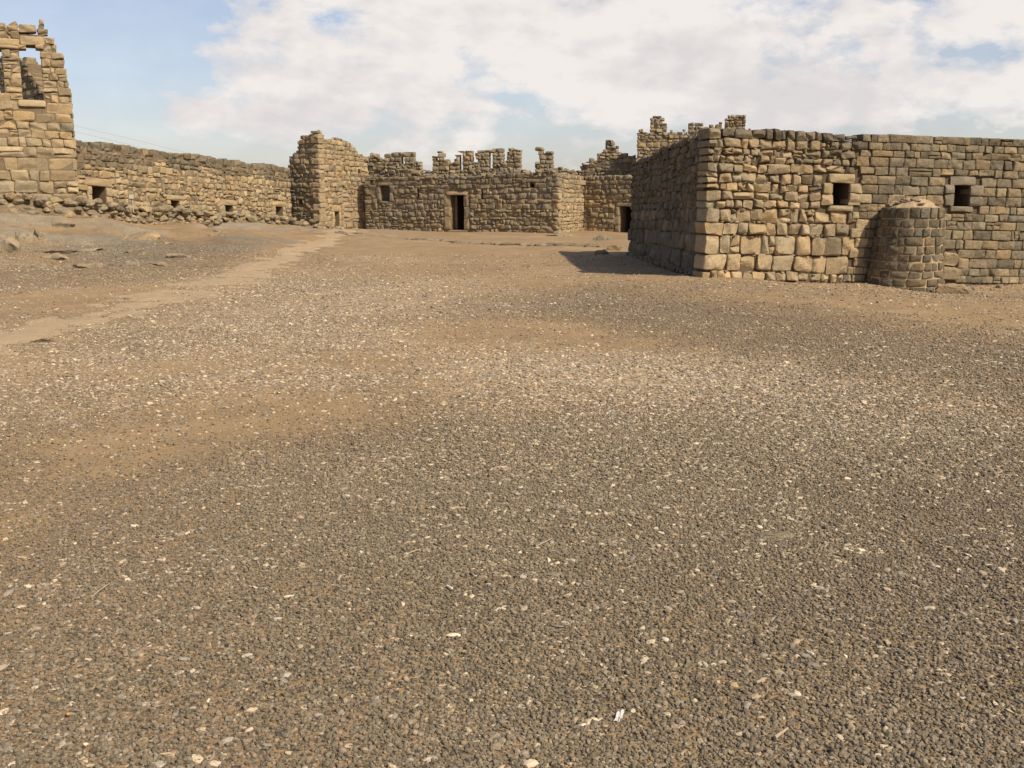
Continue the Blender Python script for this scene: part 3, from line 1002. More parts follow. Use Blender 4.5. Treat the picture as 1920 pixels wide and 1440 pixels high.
# ---------------------------------------------------------------- doorway building in the middle
P_L, P_R = at_y(685, 432, 53.5), at_y(1047, 437, 48.5)
P_B = at_y(1096, 432, 52.6)
def build_middle():
    W = Wall(P_L, P_R, (at_y(685, 434, 53.5)[2], at_y(1047, 440, 48.5)[2]), (at_y(685, 331, 53.5)[2], at_y(1047, 323, 48.5)[2]))
    root = thing('stone_building', 'low grey stone building in the middle with a tall dark doorway and a shuttered window', 'building', (P_L[0], P_L[1], W.zb[0]))
    out = px_outline(W, [(683, 334), (720, 333), (800, 330), (890, 329), (898, 326), (960, 323), (1000, 322), (1008, 318), (1030, 317), (1049, 322)])
    door = rect_px(W, (844, 869.5, 366, 431))
    win = rect_px(W, (713, 730.5, 348, 377))
    slits = [rect_px(W, r) for r in ((781.5, 785, 355, 371), (901.5, 905, 358, 374))]
    sq = rect_px(W, (993, 1001.5, 342, 351.5))
    holes = [door, win, sq] + slits
    res = []
    dcol = np.array([0.30, 0.235, 0.14])
    res.append(opening('doorway', W, root, door, dcol, 0.7, 2.2, 0.19, 0.42, 0.12, 3, 0.22))
    single('door', W, root, (door[0] + 0.02, door[2] + 0.02, door[0] + 0.16, door[3] - 0.03), MID * 0.8, [o for o in root.children if o.name.startswith('doorway')][0], d=0.5, off=-0.42, bulge=0.005, n=14)
    rw = opening('window', W, root, win, GREY, 0.7, 0.6, 0.16, 0.26, 0.14, 2, 0.15)
    res.append(rw)
    wo = [o for o in root.children if o.name.startswith('window')][-1]
    # grey metal shutter set back in the shuttered window
    c = []
    ns = 9
    P, F = [], []
    for i in range(ns):
        v0 = win[2] + (win[3] - win[2]) * i / ns; v1 = win[2] + (win[3] - win[2]) * (i + 0.94) / ns
        b = len(P)
        P += [(win[0] - .02, v0, -0.24), (win[1] + .02, v0, -0.24), (win[1] + .02, v1, -0.22), (win[0] - .02, v1, -0.22),
              (win[0] - .02, v0, -0.28), (win[1] + .02, v0, -0.28), (win[1] + .02, v1, -0.26), (win[0] - .02, v1, -0.26)]
        F += [[b, b + 1, b + 2, b + 3], [b + 3, b + 2, b + 6, b + 7], [b + 1, b, b + 4, b + 5], [b + 7, b + 6, b + 5, b + 4]]
    P = np.array(P)
    link('shutter', mesh_from('shutter', W.map(P[:, 0], P[:, 1], P[:, 2]), [np.array(F)], [plain_rough('weathered_shutter', (0.10, 0.085, 0.066), 0.15, 30, 0.1)]), root, wo)
    for s in slits:
        recess('arrow_slit', W, root, s, 0.7, 0.6)
    res.append(opening('window', W, root, sq, GREY, 0.7, 0.9, 0.16, 0.2, 0, 1, 0.2))
    def col(u, v):
        f = v / W.H; q = rng.random(); t = u / W.L
        if f > 0.72: return DARK * 1.1 if q < 0.6 else GREY
        if t < 0.42: return DARK * 1.2 if q < 0.45 else GREY * 1.1
        return MID * 1.1 if q < 0.5 else (TANG if q < 0.75 else GREY)
    st = lay(W, out, 0.225, col, holes, res, aspect=(0.7, 2.0), split=0.10, wave=0.05, jit=0.018, off_s=0.022, ins1=(0.0, 0.05))
    wall_part('front_wall', W, root, st, out, holes, 0.7, inset=0.08)
    W2 = Wall(P_R, P_B, (W.zb[1], at_y(1096, 434, 52.6)[2]), (W.zt[1], at_y(1096, 331, 52.6)[2]))
    o2 = px_outline(W2, [(1047, 322), (1052, 326), (1060, 327), (1072, 328), (1097, 331)])
    def col2(u, v):
        q = rng.random()
        if v > 0.72 * W2.H: return GREY if q < 0.6 else TANG
        return TAN * 0.95 if q < 0.7 else TANG
    st2 = lay(W2, o2, 0.22, col2, aspect=(0.8, 2.0), split=0.10, wave=0.04, jit=0.016, ins0=(0.05, 0.2))
    wall_part('side_wall', W2, root, st2, o2, (), 0.7)
    slab('roof', W, root, 0.30, 5.2, 0.3, W.L - 0.3)

def build_right_link():
    A, B = at_y(1094, 432, 52.4), at_y(1240, 437, 49.9)
    W = Wall(A, B, (at_y(1094, 434, 52.4)[2], at_y(1240, 440, 49.9)[2]), (at_y(1094, 330, 52.4)[2], at_y(1240, 328, 49.9)[2]))
    root = thing('stone_building', 'set-back stone building whose dark doorway is half hidden by the nearest block', 'building', (A[0], A[1], W.zb[0]))
    out = px_outline(W, [(1093, 330), (1130, 328), (1180, 328), (1242, 327)])
    door = rect_px(W, (1162, 1187, 387, 438))
    res = [opening('doorway', W, root, door, TANG, 0.7, 2.0, 0.2, 0.35, 0, 3, 0.2)]
    def col(u, v):
        q = rng.random()
        if v > 0.65 * W.H: return GREY if q < 0.5 else MID
        return TANG if q < 0.6 else (MID if q < 0.8 else TAN * 0.9)
    st = lay(W, out, 0.24, col, [door], res, aspect=(0.8, 2.1), split=0.14, wave=0.03, jit=0.016)
    wall_part('wall', W, root, st, out, [door], 0.7)
    slab('roof', W, root, 0.3, 2.2)

# ---------------------------------------------------------------- battlemented wall behind
def build_rear_wall():
    A, B = at_y(636, 330, 60.5), at_y(1262, 330, 55.0)
    zt = at_y(950, 300, 57.5)[2]
    W = Wall(A, B, (0.0, 0.0), (zt, zt))
    root = thing('battlement_wall', 'long ruined battlement wall rising behind the middle building with broken merlons', 'wall', (A[0], A[1], 0))
    low = [(636, 308), (650, 311), (660, 303), (668, 295), (675, 293), (680, 297), (690, 292), (697, 290), (707, 292), (711, 297), (720, 300), (740, 310), (774, 312), (790, 321), (808, 322),
           (845, 322), (893, 319), (976, 319), (985, 316), (1000, 320), (1008, 317), (1036, 314), (1045, 312), (1060, 319), (1068, 316), (1075, 321), (1083, 318),
           (1087, 308), (1096, 306), (1100, 300), (1108, 303), (1116, 298), (1119, 292), (1133, 288), (1158, 291), (1175, 292), (1192, 295), (1262, 297)]
    out = px_outline(W, low)
    def col(u, v):
        q = rng.random()
        return MID * 1.05 if q < 0.5 else (TANG if q < 0.72 else GREY)
    st = lay(W, out, 0.22, col, aspect=(0.8, 2.0), split=0.10, wave=0.06, jit=0.028, off_s=0.05, bulge=0.06, rnd=(3, 6), depth=0.4, vtop=None)
    st = [s for s in st if s['q'][:, 1].max() > 2.2]
    st += crown(W, out, col, 0.75, (0.13, 0.32), 0.4)
    wall_part('wall', W, root, st, out, (), 0.8, inset=0.13)
    def merlon(pts, slits=(), h=0.22, T=0.36, label=None):
        o = px_outline(W, pts)
        us = [p[0] for p in o]
        u0, u1 = min(us), max(us)
        vb = min(float(np.interp(x, [p[0] for p in out], [p[1] for p in out])) for x in np.linspace(u0, u1, 12)) - 0.28
        hol = [rect_px(W, (r[0] - 0.9, r[1] + 0.9, r[2], r[3])) for r in slits]
        cs = []
        v = vb
        stones = lay_from(W, o, h, col, hol, u0, u1, vb, T)
        return wall_part('merlon', W, root, stones, o, hol, T - 0.06, u0 + 0.06, u1 - 0.06, vb, core=True, cap=True, inset=0.16, step=0.10, front=-0.08, ends=(0, 0))
    merlon([(720, 299), (720.5, 288), (736, 287), (737, 286), (757, 286), (758, 285), (775.5, 285), (776, 299)], [(753, 757.5, 293, 313)])
    merlon([(773, 306), (776, 303), (782, 301), (787, 305), (789, 318)])
    merlon([(810, 299), (811, 299), (812, 292), (819, 291), (819.5, 283), (829, 283), (830, 298), (834, 299), (841, 299), (842, 316)], [(818, 821.5, 297, 300)])
    merlon([(843, 306), (849, 304), (849.5, 290), (857, 290), (858, 284), (870, 283), (885, 282.5), (885.5, 300)], [(862.3, 866.2, 291, 318)])
    merlon([(884, 304), (893, 303), (893.1, 281), (906, 282), (928, 278), (929, 280), (942, 278), (943, 302)], [(917.8, 922.2, 287, 316)])
    merlon([(942, 302), (949, 301), (949.5, 278), (958, 277), (959, 279), (970, 279), (975, 282), (976, 316)])
    merlon([(1003, 306), (1008, 305), (1009, 276), (1025, 275), (1026, 280), (1035.5, 280), (1036, 314)], [(1018.5, 1021.5, 280, 287)])
    merlon([(1119, 292), (1120, 289), (1128, 288), (1133, 286), (1134, 262), (1147, 262), (1148, 265), (1154, 266), (1155, 272), (1158, 273), (1158.5, 290)])
    merlon([(1157, 288), (1160, 286), (1174, 287), (1176, 290), (1184, 289), (1190, 292)], [(1158.8, 1162, 293, 301)])

def lay_from(W, outline, h, colfn, holes, u0, u1, vb, T):
    """Courses of free-standing battlement blocks from vb upwards; each block goes right through the thin wall."""
    ou = [p[0] for p in outline]; ov = [p[1] for p in outline]
    vt = max(ov)
    st = []
    v = vb
    k = 0
    while v < vt - 0.05:
        hh = h * rng.uniform(0.7, 1.25)
        if vt - v - hh < 0.08: hh = vt - v
        segs = [(u0, u1)]
        for (a, b, c, d) in holes:
            if min(v + hh, d) - max(v, c) > 0.3 * min(hh, d - c):
                segs = [x for (p, q) in segs for x in (((p, a), (b, q)) if a > p and b < q else ((p, q),))]
        for (p, q) in segs:
            u = p
            while u < q - 0.03:
                w = hh * rng.uniform(0.8, 1.9)
                if q - u - w < 0.14: w = q - u
                a, b = u, min(u + w, q)
                u = b
                t = float(np.interp((a + b) / 2, ou, ov))
                v1 = v + hh
                if v1 > t + 0.06:
                    if t - v > 0.09: v1 = t
                    else: continue
                st.append(mk(a, v, b, v1, vary(colfn((a + b) / 2, v)), T + rng.uniform(-0.05, 0.05), 0.05 * rng.uniform(0.6, 1.4), rng.uniform(4, 8), rng.normal(0, 0.02), 0.012, 0.006))
        v += hh
        k += 1
    return st

# ---------------------------------------------------------------- tall gatehouse wall behind the near block
def build_gatehouse():
    A, B = at_y(1194, 300, 54.3), at_y(1440, 300, 53.0)
    zt = at_y(1300, 246, 53.6)[2]
    W = Wall(A, B, (0.0, 0.0), (zt, zt))
    root = thing('gatehouse', 'taller ruined stone gatehouse rising behind the nearest block on the right', 'gatehouse', (A[0], A[1], 0))
    out = px_outline(W, [(1194, 250), (1197, 249), (1197.5, 242), (1207, 241), (1208, 247), (1219, 247), (1250, 246), (1290, 243), (1328, 239), (1400, 243), (1440, 250)])
    def col(u, v):
        q = rng.random()
        return MID * 1.1 if q < 0.5 else (TANG if q < 0.75 else GREY)
    st = lay(W, out, 0.2, col, aspect=(0.8, 2.0), split=0.10, wave=0.05, jit=0.02, off_s=0.025)
    st = [s for s in st if s['q'][:, 1].max() > 1.9]
    st += crown(W, out, col, 0.4, (0.1, 0.2))
    wall_part('wall', W, root, st, out, (), 0.8, inset=0.10)
    def col2(u, v):
        q = rng.random()
        return MID if q < 0.5 else (TAN * 0.9 if q < 0.7 else GREY)
    for pts, h in (([(1218.5, 247), (1219, 221), (1224, 218), (1241, 217), (1242.5, 219), (1243, 230), (1249, 231), (1250, 246)], 0.15),
                   ([(1290, 243), (1290.5, 230), (1300, 231), (1317.5, 231), (1318, 238), (1328, 238)], 0.16),
                   ([(1329, 240), (1329.5, 233), (1337, 233), (1337.5, 240)], 0.14),
                   ([(1340, 240), (1340.5, 226), (1353.5, 226), (1354, 240)], 0.15),
                   ([(1358, 243), (1359, 221), (1364, 216), (1374, 217), (1380, 218), (1388, 215), (1396, 215), (1398, 243)], 0.13)):
        o = px_outline(W, pts)
        u0, u1 = o[0][0], o[-1][0]
        vb = min(float(np.interp(x, [p[0] for p in out], [p[1] for p in out])) for x in np.linspace(u0, u1, 8)) - 0.2
        stones = lay_from(W, o, h * 1.35, col2, [], u0, u1, vb, 0.5)
        wall_part('merlon', W, root, stones, o, [], 0.44, u0 + 0.05, u1 - 0.05, vb, cap=True, inset=0.13, step=0.08, front=-0.08, ends=(0, 0))
    # left return of the gatehouse
    A3 = at_y(1194, 300, 54.3)[:2] + np.array([0.05, 0.3])
    W3 = Wall(A3 + np.array([0.9, 4.2]), A3, (0, 0), (zt, zt))
    o3 = [(0, W3.H), (W3.L, W3.H)]
    st3 = lay(W3, o3, 0.2, col, aspect=(0.8, 2.0), wave=0.04)
    wall_part('return_wall', W3, root, st3, o3, (), 0.7)

# ---------------------------------------------------------------- the near block on the right
NB_C = at_y(1310, 522, 20.3)
NB_R = at_y(2060, 531, 22.45)
NB_B = at_y(1181, 478, 29.3)
def build_near_block():
    zc_b, zc_t = NB_C[2] - 0.03, at_y(1330, 241, 20.3)[2]
    zr_b, zr_t = at_y(2060, 533, 22.45)[2], at_y(2060, 266, 22.45)[2]
    top_c = at_y(1330, 241, 20.3)
    Cc = np.array([top_c[0] - 0.01, 20.3 + 0.02])
    NBE = Cc + 1.45 * (NB_R[:2] - Cc)
    zr_b, zr_t = zc_b + 1.45 * (zr_b - zc_b), zc_t + 1.45 * (zr_t - zc_t)
    W = Wall(Cc, NBE, (zc_b, zr_b), (zc_t, zr_t), flare=0.10, flare_u=0.10)
    root = thing('stone_building', 'nearest stone block on the right with two square windows, side wall in shade', 'building', (Cc[0], Cc[1], zc_b))
    ends = np.linspace(0, W.L, 50)
    out = [(a, W.H + 0.018 * float(vnoise(a * 1.1, 8.8))) for a in ends]
    h1 = rect_px(W, (1562.5, 1593, 343, 385)); h2 = rect_px(W, (1790, 1819.5, 347, 387))
    holes = [h1, h2]
    res = []
    wc1 = np.array([0.33, 0.25, 0.145]); wc2 = np.array([0.22, 0.18, 0.125])
    for r, c, lw in ((0, wc1, 0.2), (1, wc2, 0.19)):
        res.append(opening('window', W, root, holes[r], c, 0.8, 1.2, lw, 0.30, 0.14 if r == 0 else 0.12, 2, 0.13, grid=GRID_N, mat=M_FRAME))
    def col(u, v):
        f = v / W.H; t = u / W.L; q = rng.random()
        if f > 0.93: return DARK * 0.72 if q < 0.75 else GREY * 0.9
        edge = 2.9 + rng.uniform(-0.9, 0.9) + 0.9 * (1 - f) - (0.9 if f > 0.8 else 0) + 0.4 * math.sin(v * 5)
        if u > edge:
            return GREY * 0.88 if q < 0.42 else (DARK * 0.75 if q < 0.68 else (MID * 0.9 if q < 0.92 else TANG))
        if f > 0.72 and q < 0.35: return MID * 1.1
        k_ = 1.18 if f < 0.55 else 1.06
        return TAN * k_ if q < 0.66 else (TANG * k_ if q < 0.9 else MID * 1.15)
    bo = rect_px(W, (1764, 1796, 474, 525))
    res.append(bo)
    vm = bo[2] + (bo[3] - bo[2]) * 0.5
    boulders = [mk(bo[0], vm, bo[1], bo[3], vary(TAN, 0.05), 0.4, 0.10, 4.2, 0.03, 0.02), mk(bo[0], bo[2], bo[1] + 0.04, vm, vary(MID, 0.05), 0.4, 0.10, 4.5, 0.03, 0.02)]
    hs = [0.17, 0.37, 0.38, 0.29, 0.27, 0.17, 0.19, 0.17, 0.2, 0.2, 0.14, 0.17, 0.18, 0.17]
    k = W.H / sum(hs)
    hs = [x * k for x in hs]
    rough_u, st = 3.4, []
    stA = lay(W, out, 0.2, col, holes, res, umax=rough_u, courses=hs, aspect=(0.85, 1.75), split=0.06, wave=0.03, jit=0.016, bulge=0.05, rnd=(5, 11), off_s=0.022,
              depth=0.5, ins0=(0, 0), ins1=(0.0, 0.12), gap=0.012)
    stB = lay(W, out, 0.2, col, holes, res, umin=rough_u, courses=[x for x in courses_of(W.H - hs[-1] - 0.3, 0.185, 0.16)] + [0.3 * 0.5, 0.3 * 0.5, hs[-1]], aspect=(0.9, 2.3), split=0.06, wave=0.008,
              jit=0.006, bulge=0.016, rnd=(12, 20), off_s=0.007, depth=0.4, ins0=(0.0, -0.12), gap=0.004, sj=0.35)
    # small wedging stones packed into the rough joints
    ed = np.cumsum([0] + hs)
    for _ in range(190):
        k_ = int(rng.integers(1, len(hs) - 1)); u_ = rng.uniform(0.25, rough_u - 0.3)
        v_ = ed[k_] + rng.normal(0, 0.025)
        w_ = rng.uniform(0.05, 0.13); h_ = rng.uniform(0.025, 0.06)
        if any(a - 0.05 < u_ + w_ and u_ < b + 0.05 and c - 0.05 < v_ + h_ and v_ - h_ < d + 0.05 for (a, b, c, d) in res): continue
        stA.append(mk(u_, v_ - h_ / 2, u_ + w_, v_ + h_ / 2, vary(TANG if rng.random() < 0.6 else MID), 0.2, 0.02, rng.uniform(3.5, 7), rng.uniform(-0.03, 0.012), 0.008, 0.0, 1.4))
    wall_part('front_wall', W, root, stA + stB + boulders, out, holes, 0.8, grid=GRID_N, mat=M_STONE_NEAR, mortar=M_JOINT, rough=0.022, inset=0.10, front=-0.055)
    # shaded side wall running back from the corner
    zb_b, zb_t = NB_B[2] - 0.05, at_y(1187, 304, 29.3)[2]
    W2 = Wall(NB_B[:2], Cc, (zb_b, zc_b), (zb_t, zc_t), flare=0.10)
    o2 = [(a, W2.H + 0.03 * float(vnoise(a * 1.4, 18.8))) for a in np.linspace(0, W2.L, 40)]
    def cols(u, v):  # dark basalt, its colour lowered further to paint in the shade of this side
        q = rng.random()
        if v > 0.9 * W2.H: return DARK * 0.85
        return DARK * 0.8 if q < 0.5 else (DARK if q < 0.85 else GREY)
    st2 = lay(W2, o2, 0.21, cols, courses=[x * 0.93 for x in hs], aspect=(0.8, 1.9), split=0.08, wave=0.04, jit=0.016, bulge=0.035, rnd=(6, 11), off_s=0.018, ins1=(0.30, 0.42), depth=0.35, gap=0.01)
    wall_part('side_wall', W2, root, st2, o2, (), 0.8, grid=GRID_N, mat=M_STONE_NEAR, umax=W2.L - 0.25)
    poly_slab('roof', root, [Cc + np.array([0.4, 0.5]), NBE + np.array([0, 0.5]), NBE + np.array([-1.5, 9.0]), NB_B[:2] + np.array([0.4, -0.4])], zb_t - 0.4)
    # back wall closes the block
    Wb = Wall(NB_B[:2] + np.array([9.0, 1.6]), NB_B[:2] + np.array([0.35, -0.05]), (zb_b, zb_b), (zb_t, zb_t))
    ob = [(0, Wb.H), (Wb.L, Wb.H)]
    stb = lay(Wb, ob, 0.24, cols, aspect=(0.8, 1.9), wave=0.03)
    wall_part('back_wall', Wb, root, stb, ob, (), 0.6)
    return W

# ---------------------------------------------------------------- round stump against the near block
def build_round_stump():
    ax = at_y(1697, 470, 20.95)
    zb = -0.30
    zt = at_y(1700, 388, 20.95)[2]
    root = thing('round_buttress', 'round tapering stump of dark masonry with pale mortar against the right-hand wall', 'buttress', (ax[0], ax[1], zb))
    R0, R1 = 0.80, 0.60
    H = zt - zb
    def mapf(u, v, w):
        t = v / H
        R = R0 + (R1 - R0) * t + w
        cx = ax[0] + 0.10 * t
        th = u / 0.7
        return np.stack([cx + R * np.sin(th), ax[1] - R * np.cos(th), zb + v], 1)
    st = []
    circ = 2 * math.pi * 0.7
    v = 0.0
    while v < H - 0.02:
        hh = rng.uniform(0.155, 0.185)
        if H - v - hh < 0.1: hh = H - v
        u = rng.uniform(0, 0.2); end = u + circ
        while u < end - 0.02:
            w = rng.uniform(0.16, 0.36)
            if end - u - w < 0.13: w = end - u
            q = rng.random()
            c = DARK * 0.55 if q < 0.55 else (DARK * 0.72 if q < 0.88 else GREY * 0.9)
            st.append(mk(u, v, u + w, v + hh, vary(c, 0.10), 0.2, 0.02, rng.uniform(14, 22), rng.normal(0, 0.006), 0.004, 0.010, 0.3))
            u += w
        v += hh
    P, polys, cols = stone_batch(st, mapf, GRID_N, 0.014)
    # mortar core, almost flush
    n = 64
    th = np.linspace(0, circ, n, endpoint=False)
    prof = [(0.0, -0.019), (H * 0.5, -0.019), (H - 0.02, -0.024)]
    CV = np.concatenate([mapf(th, np.full(n, v), np.full(n, w)) for v, w in prof])
    F = []
    for r in range(len(prof) - 1):
        for i in range(n):
            F.append([r * n + i, r * n + (i + 1) % n, (r + 1) * n + (i + 1) % n, (r + 1) * n + i])
    me = mesh_from('wall', np.concatenate([P, CV]), polys + [np.array(F) + len(P)], [M_STONE_NEAR, M_LIME], np.concatenate([cols, np.full((len(CV), 3), 0.3)]), [0, 1])
    link('wall', me, root)
    # rubble and mortar cap
    r = np.linspace(0, 1, 12); a = np.linspace(0, 2 * math.pi, 49)[:-1]
    rr, aa = np.meshgrid(r, a, indexing='ij')
    x = ax[0] + 0.10 + 0.05 * (1 - rr) + rr * (R1 - 0.03) * np.cos(aa)
    y = ax[1] + rr * (R1 - 0.03) * np.sin(aa)
    z = zt - 0.04 + 0.20 * np.clip(1 - rr ** 1.7, 0, 1) + 0.05 * (1 - rr) * fbm(x * 5, y * 5, 3, 4) + 0.018 * fbm(x * 14, y * 14, 1, 3)
    idx = np.arange(rr.size).reshape(rr.shape)
    i2 = np.roll(idx, -1, 1)
    F = np.stack([idx[:-1].ravel(), idx[1:].ravel(), i2[1:].ravel(), i2[:-1].ravel()], 1)
    capV = np.stack([x.ravel(), y.ravel(), z.ravel()], 1)
    items = []
    for i in range(26):
        t = rng.uniform(0, 2 * math.pi); q = math.sqrt(rng.random()) * (R1 - 0.06)
        px, py = ax[0] + 0.10 + q * math.cos(t), ax[1] + q * math.sin(t)
        zz = zt - 0.02 + 0.19 * (1 - (q / R1) ** 1.7)
        s = rng.uniform(0.03, 0.085)
        items.append((px, py, zz, s * 1.4, s, s * 0.6, rng.uniform(0, 6), vary(MID if rng.random() < 0.6 else TANG), 900 + i))
    P2, F2, K2, n2 = [capV], [], [np.full((len(capV), 3), 0.3)], len(capV)
    for (px, py, pz, sx, sy, sz, a_, c_, sd) in items:
        v_, f_ = rock_shape(2, sd)
        P2.append(rot_z(v_ * np.array([sx, sy, sz]), a_) + np.array([px, py, pz])); F2.append(f_ + n2); K2.append(np.tile(c_, (len(v_), 1))); n2 += len(v_)
    cap = link('cap', mesh_from('cap', np.concatenate(P2), [F, np.concatenate(F2)], [M_LIME, M_ROCK], np.concatenate(K2), [0, 1]), root)
    cap['label'] = 'crumbling tan mortar and rubble cap'

build_left_tower()
build_left_wall()
build_corner_tower()
build_middle()
build_right_link()
build_rear_wall()
build_gatehouse()
NEAR_W = build_near_block()
build_round_stump()

# ================================================================== rubble, rocks, small things
def build_rubble_bank():
    """The dry-stone rubble footing along the left-hand buildings."""
    line = [at_y(px, py, Y) for px, py, Y in ((-260, 405, 32.6), (-100, 405, 34.0), (0, 406, 34.7), (150, 408, 35.6), (190, 410, 37.2), (330, 416, 42.0), (430, 421, 46.0), (540, 427, 50.2), (600, 431, 49.9), (640, 432, 51.5))]
    line = np.array(line)
    seg = np.r_[0, np.cumsum(np.hypot(*np.diff(line[:, :2], axis=0).T))]
    items = []
    s = 0.0
    k = 0
    while s < seg[-1]:
        x, y = np.interp(s, seg, line[:, 0]), np.interp(s, seg, line[:, 1])
        g = gh(x, y)
        hgt = np.interp(s, seg, [0.6, 0.65, 0.62, 0.62, 0.66, 0.62, 0.55, 0.5, 0.36, 0.15])
        layers = int(round(hgt / 0.165))
        for l in range(layers):
            sz = rng.uniform(0.13, 0.26)
            c = vary(GREY * 1.15 if rng.random() < 0.55 else (MID if rng.random() < 0.6 else TANG), 0.12)
            items.append((x + rng.normal(0, 0.10) + 0.02 * l, y + rng.normal(0, 0.10) + 0.06 * l, g + 0.05 + l * 0.165 + rng.normal(0, 0.03), sz * rng.uniform(0.9, 1.5), sz, sz * rng.uniform(0.5, 0.8),
                          rng.uniform(0, 6.28), c, 2000 + k))
            k += 1
        # fallen stones in front
        if rng.random() < 0.3:
            sz = rng.uniform(0.07, 0.18)
            items.append((x + 0.15 + rng.normal(0, 0.1), y - 0.28 + rng.normal(0, 0.1), g + sz * 0.1, sz * 1.4, sz, sz * 0.55, rng.uniform(0, 6.28), vary(MID), 2000 + k)); k += 1
        s += rng.uniform(0.20, 0.31)
    me = rocks_mesh('rubble_bank', items, M_ROCK, 2, 9, 0.10)
    # the earth and small stones that fill the bank
    t = np.arange(0, seg[-1], 0.12)
    mx, my = np.interp(t, seg, line[:, 0]), np.interp(t, seg, line[:, 1])
    mh = np.interp(t, seg, [0.6, 0.65, 0.62, 0.62, 0.66, 0.62, 0.55, 0.5, 0.36, 0.15])
    s_ = np.linspace(-0.5, 1.0, 13)
    X = mx[:, None] - 0.4 * s_[None]; Y = my[:, None] + 0.75 * s_[None]
    Z = ground_h(X.ravel(), Y.ravel()).reshape(X.shape) - 0.08 + (mh[:, None] - 0.05) * smooth(-0.5, 0.35, s_)[None] + 0.04 * fbm(X * 3, Y * 3, 2, 3)
    ix = np.arange(X.size).reshape(X.shape)
    Fm = np.stack([ix[:-1, :-1].ravel(), ix[:-1, 1:].ravel(), ix[1:, 1:].ravel(), ix[1:, :-1].ravel()], 1)[:, ::-1]
    bm = bmesh.new(); bm.from_mesh(me)
    mm = mesh_from('fill', np.stack([X.ravel(), Y.ravel(), Z.ravel()], 1), [Fm], [M_MORTAR], np.full((X.size, 3), 0.2))
    bm.from_mesh(mm); bm.to_mesh(me); bm.free(); bpy.data.meshes.remove(mm)
    me.materials.append(M_MORTAR)
    me.polygons.foreach_set('material_index', np.r_[np.zeros(len(me.polygons) - len(Fm)), np.ones(len(Fm))].astype(np.int32))
    p = line[3]
    own_mesh('rubble_bank', me, 'low bank of dark piled rubble along the foot of the left-hand tower and wall', 'rubble bank', (p[0], p[1], gh(p[0], p[1])))
build_rubble_bank()

def build_kerb():
    pts = np.array([at_z(px, py) for px, py in ((664, 446), (730, 448), (800, 451), (860, 456), (930, 459), (1000, 462), (1060, 462), (1120, 464))])
    seg = np.r_[0, np.cumsum(np.hypot(*np.diff(pts[:, :2], axis=0).T))]
    items, s, k = [], 0.0, 0
    while s < seg[-1]:
        x, y = np.interp(s, seg, pts[:, 0]), np.interp(s, seg, pts[:, 1])
        t = s / seg[-1]
        w = rng.uniform(0.22, 0.5)
        if True:
            items.append((x, y + rng.normal(0, 0.06), gh(x, y) - 0.01 + 0.03 * t, w * 1.12, rng.uniform(0.16, 0.24), 0.05 + 0.05 * t * rng.uniform(0.8, 1.2), rng.normal(0, 0.04) - 0.06, vary(MID * 0.85 if rng.random() < 0.6 else GREY), 3000 + k))
        s += min(w * 1.5, 0.5); k += 1
    me = rocks_mesh('stone_kerb', items, M_ROCK, 2, 10, 0.06)
    own_mesh('stone_kerb', me, 'low row of half-buried kerb stones crossing the dusty ground before the middle building', 'kerb', pts[4])
build_kerb()

